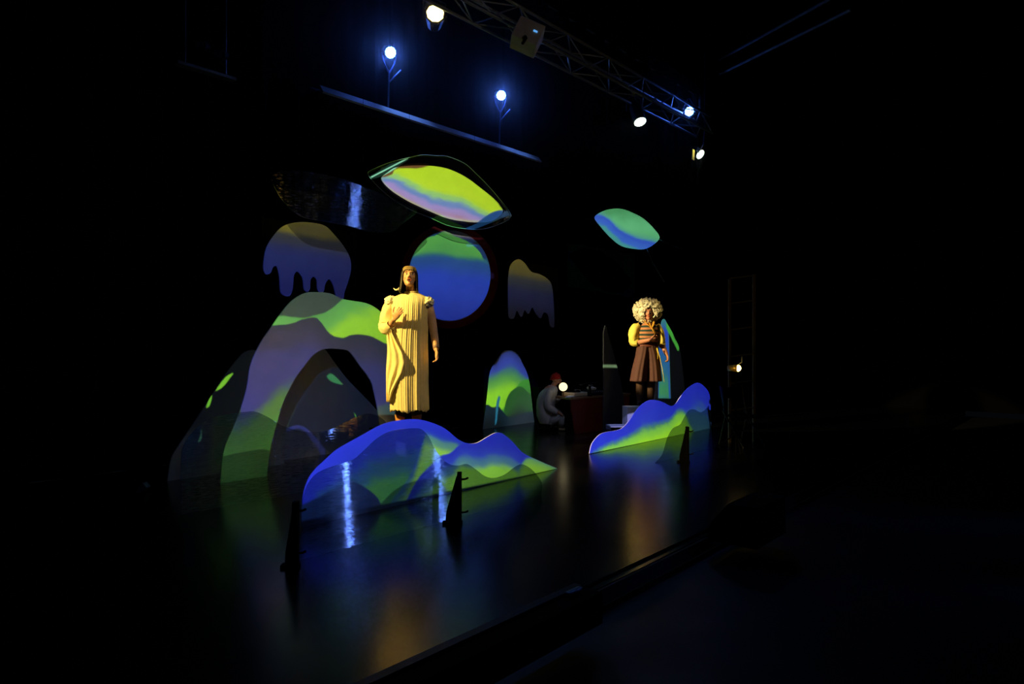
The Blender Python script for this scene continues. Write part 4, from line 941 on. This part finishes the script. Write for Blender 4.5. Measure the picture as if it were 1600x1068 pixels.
    dr = obj('dress', bm, 'dress', t, True); solid(dr, .006)
    bm = new(); tube(bm, [(base[0][0]+.072*math.cos(a), .012+.064*math.sin(a), base[0][2]+.004-.012*math.sin(a+PI)*0) for a in [i*2*PI/24 for i in range(25)]], .008, 8, cap=False); obj('neckband', bm, 'dress', dr, True)
    # drape hanging from the left sleeve down to the hem
    bm = new(); nA, nB = 26, 40; G = []
    for j in range(nB):
        v_ = j/(nB-1); py = 508+(628-508)*v_
        xl = 604+4*v_+(2*math.sin(v_*6)); xr = [612, 617, 625, 634, 638, 634, 626, 618, 613][min(8, int(v_*8))]*(1-(v_*8 % 1))+[612, 617, 625, 634, 638, 634, 626, 618, 613][min(8, int(v_*8)+1)]*(v_*8 % 1)
        row = []
        for i in range(nA):
            s_ = i/(nA-1); px = xl+(xr-xl)*s_; X = q(px, 0).x; dx = (X-q(639, 0).x)/.24
            y_ = -.19*math.sqrt(max(0, 1-min(1, dx*dx)))-.012+.012*math.sin(s_*16+v_*5)-.01*math.sin(v_*14-s_*6)
            row.append(bm.verts.new((X, y_, q(0, py).z)))
        G.append(row)
    for r0, r1 in zip(G, G[1:]):
        for i in range(nA-1): bm.faces.new((r0[i], r0[i+1], r1[i+1], r1[i]))
    o = obj('drape', bm, 'dress', dr, True, 'crossed over drape with a swooping edge'); solid(o, .005)
    # wide sleeve of bent arm
    bm = new(); rr = tube(bm, *spl([q(613, 473, .005), q(608, 486, 0), q(605, 500, -.01), q(603.5, 512, -.03), q(609, 515, -.1), q(615, 509, -.15)], [.06, .072, .075, .075, .06, .048]), 40, cap=False)
    for row in rr:
        for k, v_ in enumerate(row): v_.co += Vector((noise.noise(v_.co*22), noise.noise(v_.co*22+Vector((9, 0, 0))), 0))*.012
    o = obj('sleeve', bm, 'dress', dr, True, 'wide cream sleeve of the bent arm'); solid(o, .004)
    bm = new(); tube(bm, [q(668, 476, .01), q(673, 495, .012), q(677, 516, .015), q(681, 538, -.02), q(683, 546, -.05)], [.056, .053, .046, .038, .034], 20, cap=False); o = obj('sleeve', bm, 'sheer', dr, True, 'lilac sheer sleeve of the hanging arm'); solid(o, .003)
    for px, py, nm in ((611, 472, 'l'), (669, 473, 'r')):
        bm = new(); g_ = ell(bm, q(px, py+1, .005), (.062, .085, .062), Matrix.Rotation(.4 if nm == 'l' else -.4, 3, 'Y'), 4)
        for v_ in g_:
            n_ = (v_.co-q(px, py+1, .005)).normalized(); v_.co += n_*(.018*noise.noise(v_.co*45)+.01*noise.noise(v_.co*110))
        obj('shoulder_ruffle', bm, 'fuzz', dr, True, 'fuzzy cream shoulder ruffle')
    for px, fx in ((627, 625), (650, 651)):
        bm = new(); tube(bm, [q(px, 610, 0), q(px, 630, 0), q(px, 645, .012), q(fx, 650, .012)], [.064, .06, .058, .056], 16, cap=False); o = obj('stocking', bm, 'tights', t, True)
        bm = new(); tube(bm, [q(fx, 649, .012), q(fx, 657, .014), q(fx, 661, 0)], [.055, .05, .046], 14); tube(bm, [q(fx, 662.2, .045), q(fx, 662.2, -.05), q(fx, 663.2, -.15)], [.042, .044, .034], 14, .8); obj('boot', bm, 'boot', t, True)
singer()

# --- the performer in the white wig
def wig_person():
    t = thing('person', (W2.x, W2.y, CZ+.012), 'person in big curly white wig, striped vest and brown skirt on a white cube', 'person', YAW)
    q = pxl(1011, 634.5, 11.2); k11 = 11.2/F
    Rh = Matrix.Rotation(-.12, 3, 'Z') @ Matrix.Rotation(-.06, 3, 'X')
    hc = q(1012.5, 490, -.03)
    bm = new(); P = head(bm, hc, Rh, 1.05)
    tube(bm, [q(1014, 513, .01), q(1013, 505, .01), q(1012.5, 497, 0)], [.062, .055, .052], 12)
    tube(bm, [q(1010, 556, 0), q(1011, 543, 0), q(1012, 530, 0), q(1013, 518, 0), q(1014, 510, .01), q(1014, 506, .012)], [.14, .14, .14, .155, .14, .07], 16, .66, ref=(1, 0, 0))
    el_, wr = q(992, 537, -.02), q(1011, 532, -.24)
    tube(bm, [q(998, 512, 0), q(993, 524, 0), el_], [.055, .052, .046], 12); tube(bm, [el_, (el_+wr)/2, wr], [.046, .04, .03], 12)
    hand(bm, wr, (.95, -.25, .22), (0, .5, .85), (0, -.6, .6), .55, 1.05)
    el2, wr2 = q(1034, 538, .0), q(1040, 556, -.1)
    tube(bm, [q(1027, 512, 0), q(1031, 525, 0), el2], [.055, .05, .044], 12); tube(bm, [el2, (el2+wr2)/2, wr2], [.044, .038, .029], 12)
    hand(bm, wr2, (.1, -.25, -1), (-1, -.1, 0), (0, -1, 0), 1.0, 1.05)
    for px, fx in ((1000, 1000), (1017, 1017)):
        tube(bm, [q(px+1, 560, 0), q(px, 585, 0), q(px, 600, -.01), q(px, 614, .012), q(fx, 628, .015)], [.08, .07, .06, .06, .042], 14)
        tube(bm, [q(fx, 628, .02), q(fx-1, 631.5, -.05), q(fx-2, 632, -.13)], [.042, .036, .028], 12)
    body = obj('body', remesh('body', bm, 'skin2', .0075), None, t)
    face(P, Rh, body, 1.05, False, 'iris')
    # wig: a cloud of curls around the face
    bm = new(); c = q(1012.5, 486, .035)
    g_ = ell(bm, c, (.215, .17, .19), None, 5)
    for v_ in g_:
        n_ = (v_.co-c).normalized(); v_.co += n_*(.03*noise.noise(v_.co*8)+.026*noise.noise(v_.co*30)+.02*noise.noise(v_.co*75))
    bmesh.ops.delete(bm, geom=[v_ for v_ in bm.verts if ((v_.co.x-hc.x)/.075)**2+((v_.co.z-hc.z+.02)/.115)**2 < 1 and v_.co.y < hc.y], context='VERTS')
    wg = obj('wig', bm, 'wig', t, True, 'big curly white wig'); solid(wg, .02)
    bm = new()
    for i in range(620):
        d_ = Vector((random.gauss(0, 1), random.gauss(0, 1), random.gauss(0, 1))).normalized()
        if d_.y < -.55 and abs(d_.x) < .42 and d_.z < .6 and d_.z > -.9: continue
        p_ = c+Vector((d_.x*.215, d_.y*.17, d_.z*.19))*random.uniform(.98, 1.12); u_, v__ = frame(d_); r_ = random.uniform(.008, .016)
        tube(bm, [p_+(u_*math.cos(a)+v__*math.sin(a))*r_+d_*(.004*a-.012) for a in [j*.9 for j in range(9)]], .0042, 4, cap=False)
    o = obj('curls', bm, 'wig', wg, True); o['kind'] = 'stuff'
    # vest
    bm = new(); vr = [(q(1014, 0).x, .012, q(0, 506).z, .085, .075), (q(1014, 0).x, .008, q(0, 510).z, .14, .105), (q(1013.5, 0).x, 0, q(0, 518).z, .168, .13), (q(1012.5, 0).x, 0, q(0, 530).z, .165, .132), (q(1011.5, 0).x, 0, q(0, 541).z, .175, .135)]
    loft(bm, interp(vr, 20), 60, lambda a, z: .01*math.sin(9*a)); o = obj('vest', bm, 'vestwool', t, True, 'green and tan striped vest'); solid(o, .006)
    bm = new(); tube(bm, [q(1013, 505, -.075), q(1016, 513, -.13), q(1021, 522, -.145)], [.014, .02, .022], 10, .4); tube(bm, [q(1005, 501, -.05), q(1010, 508, -.1), q(1015, 513, -.13)], [.014, .02, .012], 10, .4); tube(bm, [q(1021, 502, -.05), q(1019, 508, -.1), q(1016, 513, -.13)], [.014, .018, .012], 10, .4)
    obj('collar', bm, 'collar', t, True, 'orange yellow collar and tie')
    for pts_, rr in (([q(1000, 509, 0), q(993, 514, 0), q(990, 524, 0), q(991, 535, -.02), q(997, 537, -.07)], [.05, .078, .085, .078, .055]), ([q(1026, 509, 0), q(1030, 517, 0), q(1032.5, 528, 0), q(1034, 538, -.01), q(1035, 542, -.03)], [.05, .068, .066, .06, .05])):
        bm = new(); rg = tube(bm, *spl(pts_, rr), 28, cap=False)
        for row in rg:
            for v_ in row: v_.co += Vector((noise.noise(v_.co*14), noise.noise(v_.co*14+Vector((5, 0, 0))), noise.noise(v_.co*14+Vector((0, 7, 0)))))*.02
        o = obj('sleeve', bm, 'blouse', t, True, 'puffed yellow sleeve'); solid(o, .005)
    bm = new(); rg = [(q(1011, 0).x, 0, q(0, y_).z, .182, .14) for y_ in (537, 538.5, 541, 543)]; loft(bm, rg, 40); o = obj('belt', bm, 'belt', t, True); solid(o, .012)
    # wide split skirt
    for x0_, x1_, x2_, w0, w1, lb in ((1004, 1000, 997, .10, .135, 'left'), (1019, 1021, 1022, .098, .125, 'right')):
        bm = new(); sr = [(q(1010.5+(x0_-1010.5)*.6, 0).x, 0, q(0, 541).z, .118, .135), (q(x0_, 0).x, 0, q(0, 556).z, w0+.015, .15), (q(x1_, 0).x, 0, q(0, 576).z, w1-.01, .17), (q(x2_, 0).x, 0, q(0, 596).z, w1, .185)]
        loft(bm, interp(sr, 24), 90, lambda a, z: .03*math.sin(8*a)*min(1, (q(0, 541).z-z)*2)+.02*math.sin(13*a+2))
        o = obj('skirt_leg', bm, 'skirt', t, True, 'brown wide %s skirt leg' % lb); solid(o, .006)
    bm = new(); tube(bm, [q(1023.5, 544, -.15), q(1027, 557, -.17), q(1031, 576, -.18), q(1034, 596, -.18)], [.012, .013, .013, .012], 8, .4); tube(bm, [q(1023, 545, -.15), q(1024.5, 553, -.165), q(1024, 561, -.165)], [.014, .01, .008], 8, .4); obj('ribbon', bm, 'apron', t, True, 'bright yellow ribbon down the skirt')
    for px, fx in ((1000, 1000), (1017, 1017)):
        bm = new(); tube(bm, [q(px, 590, 0), q(px, 602, -.01), q(px, 614, .012), q(fx, 626, .015)], [.084, .068, .067, .05], 16, cap=False); obj('stocking', bm, 'stocking', t, True)
        bm = new(); tube(bm, [q(fx, 627, .016), q(fx, 630, .01)], [.05, .046], 12); tube(bm, [q(fx, 630.6, .05), q(fx-1, 630.6, -.05), q(fx-2, 631.4, -.15)], [.038, .042, .034], 14, .8); obj('shoe', bm, 'shoe', t, True)
wig_person()

# --- the seated man in the red beanie
def seated():
    t = thing('person', (MAN.x, MAN.y, 0), 'seated person in a red beanie and pale grey clothes, in profile behind the desk end', 'person', YAW)
    q = pxl(866, 672, 11.8)
    Rh = Matrix.Rotation(PI/2-.25, 3, 'Z') @ Matrix.Rotation(.12, 3, 'X')
    hc = q(869, 592.5, 0)
    bm = new(); P = head(bm, hc, Rh, .86)
    tube(bm, [q(862, 607, 0), q(865, 602, 0), q(868, 597, 0)], [.05, .045, .043], 12)
    tube(bm, [q(856, 660, 0), q(852, 648, 0), q(852, 634, 0), q(855, 620, 0), q(860, 609, 0), q(863, 604, 0)], [.11, .12, .115, .12, .1, .06], 16, 1.15, ref=(1, 0, 0))
    for sy in (-1, 1):
        hip = q(857, 658, sy*.09); kn = q(877, 646, sy*.11-.03); an = q(878 if sy < 0 else 873, 667, sy*.10)
        tube(bm, [hip, (hip+kn)/2, kn], [.085, .075, .055], 12); tube(bm, [kn, (kn+an)/2+Vector((-.015, 0, 0)), an], [.055, .05, .034], 12)
        tube(bm, [an+Vector((-.02, 0, -.01)), an+Vector((.05, -.01, -.025)), an+Vector((.11, -.015, -.028))], [.034, .032, .024], 10)
    el_, wr = q(856, 634, -.21), q(872, 643, -.2)
    tube(bm, [q(858, 612, -.13), q(855, 622, -.2), el_], [.045, .045, .04], 12); tube(bm, [el_, (el_+wr)/2, wr], [.042, .036, .026], 12)
    hand(bm, wr, (.8, .1, -.5), (-.4, .3, -.8), (0, 1, 0), .35, .85)
    el2, wr2 = q(864, 627, .17), q(876, 620, .03)
    tube(bm, [q(862, 612, .12), q(863, 620, .18), el2], [.043, .043, .038], 12); tube(bm, [el2, (el2+wr2)/2, wr2], [.04, .034, .025], 12)
    hand(bm, wr2, (.9, -.3, .0), (0, 0, -1), (0, -1, 0), .2, .85)
    body = obj('body', remesh('body', bm, 'skin3', .008), None, t)
    face(P, Rh, body, .86, False, 'iris')
    bm = new(); seg = 30
    rows = []
    for i in range(12):
        ph = i/11*PI/2*1.12; row = []
        for k in range(seg):
            a = 2*PI*k/seg; r_ = math.sin(min(ph, PI/2)); m_ = 1+.02*math.sin(a*14)
            row.append(bm.verts.new(Vector(hc)+Rh @ Vector((math.cos(a)*.07*max(r_, .05)*m_, .014+math.sin(a)*.09*max(r_, .05)*m_, .02+.09*math.cos(ph)+(.012 if i == 0 else 0)-.28*math.sin(a)*.09*r_*(i/11)))))
        rows.append(row)
    bm.faces.new(rows[0])
    for r0, r1 in zip(rows, rows[1:]):
        for k in range(seg): bm.faces.new((r0[k], r1[k], r1[(k+1) % seg], r0[(k+1) % seg]))
    hat = obj('beanie', bm, 'beanie', t, True, 'red knitted beanie'); solid(hat, .012)
    bm = new(); tube(bm, [Vector(hc)+Rh @ Vector((math.cos(a)*.07, .014+math.sin(a)*.09, .004-.025*math.sin(a))) for a in [i*2*PI/28 for i in range(29)]], .009, 8, cap=False); obj('cuff', bm, 'beanie', hat, True)
    bm = new(); ell(bm, P(0, -.062, -.085), (.04, .03, .028), Rh, 3); obj('beard', bm, 'beard', body, True)
    # shirt, sleeves, collar
    bm = new(); sr = [(q(857, 0).x, 0, q(0, 661).z, .155, .185), (q(854, 0).x, 0, q(0, 650).z, .165, .19), (q(852.5, 0).x, 0, q(0, 634).z, .16, .185), (q(855, 0).x, 0, q(0, 620).z, .162, .195), (q(859.5, 0).x, 0, q(0, 610).z, .135, .17), (q(863, 0).x, 0, q(0, 604).z, .078, .085)]
    loft(bm, interp(sr, 30), 60, lambda a, z: .02*math.sin(5*a+z*18)+.015*math.sin(11*a-z*30)); sh_ = obj('shirt', bm, 'shirt', t, True); solid(sh_, .006)
    for pts_ in ([q(859, 610, -.15), q(855, 622, -.2), q(856, 634, -.215), q(863, 639, -.215), q(869, 642, -.205)], [q(862, 611, .15), q(863, 620, .18), q(864.5, 628, .16), q(870, 624, .09), q(874, 621, .05)]):
        bm = new(); rg = tube(bm, *spl(pts_, [.066, .066, .062, .056, .046]), 24, cap=False)
        for row in rg:
            for v_ in row: v_.co += Vector((noise.noise(v_.co*25), noise.noise(v_.co*25+Vector((5, 0, 0))), noise.noise(v_.co*25+Vector((0, 7, 0)))))*.01
        o = obj('sleeve', bm, 'shirt', sh_, True); solid(o, .005)
    bm = new(); tube(bm, [q(863, 603, 0)+Vector((math.cos(a)*.052, math.sin(a)*.056, -.012*math.cos(a)-.006)) for a in [i*2*PI/20 for i in range(21)]], .018, 8, .6, cap=False); obj('collar', bm, 'shirt', sh_, True)
    for sy in (-1, 1):
        hip = q(857, 658, sy*.09); kn = q(877, 646, sy*.11-.03); an = q(878 if sy < 0 else 873, 665.5, sy*.10)
        bm = new(); tube(bm, [hip, (hip+kn)/2, kn+Vector((-.015, 0, .004)), kn+Vector((.012, 0, -.03)), (kn+an)/2+Vector((-.012, 0, 0)), an], [.1, .09, .07, .068, .064, .056], 20, cap=False); o = obj('trouser_leg', bm, 'trousers', t, True); solid(o, .004)
        bm = new(); a_ = q(878 if sy < 0 else 873, 667, sy*.10); tube(bm, [a_+Vector((-.05, 0, -.018)), a_+Vector((.05, -.01, -.022)), a_+Vector((.125, -.015, -.026))], [.036, .038, .028], 12, .8); obj('shoe', bm, 'whiteshoe', t, True)
    zs = q(0, 660).z
    st = thing('low_stool', (MAN.x, MAN.y, 0), 'low dark stool under the seated person in the red beanie', 'stool', YAW)
    x_ = q(855, 0).x
    bm = new(); cyl(bm, (x_, 0, .02), (x_, 0, .045), .15, .15, 24); obj('seat', bm, 'black', st)
    for a_ in (.8, 2.4, 3.9, 5.5):
        bm = new(); tube(bm, [(x_+.12*math.cos(a_), .12*math.sin(a_), .025), (x_+.14*math.cos(a_), .14*math.sin(a_), .006)], .012, 6); obj('leg', bm, 'black', st)
seated()
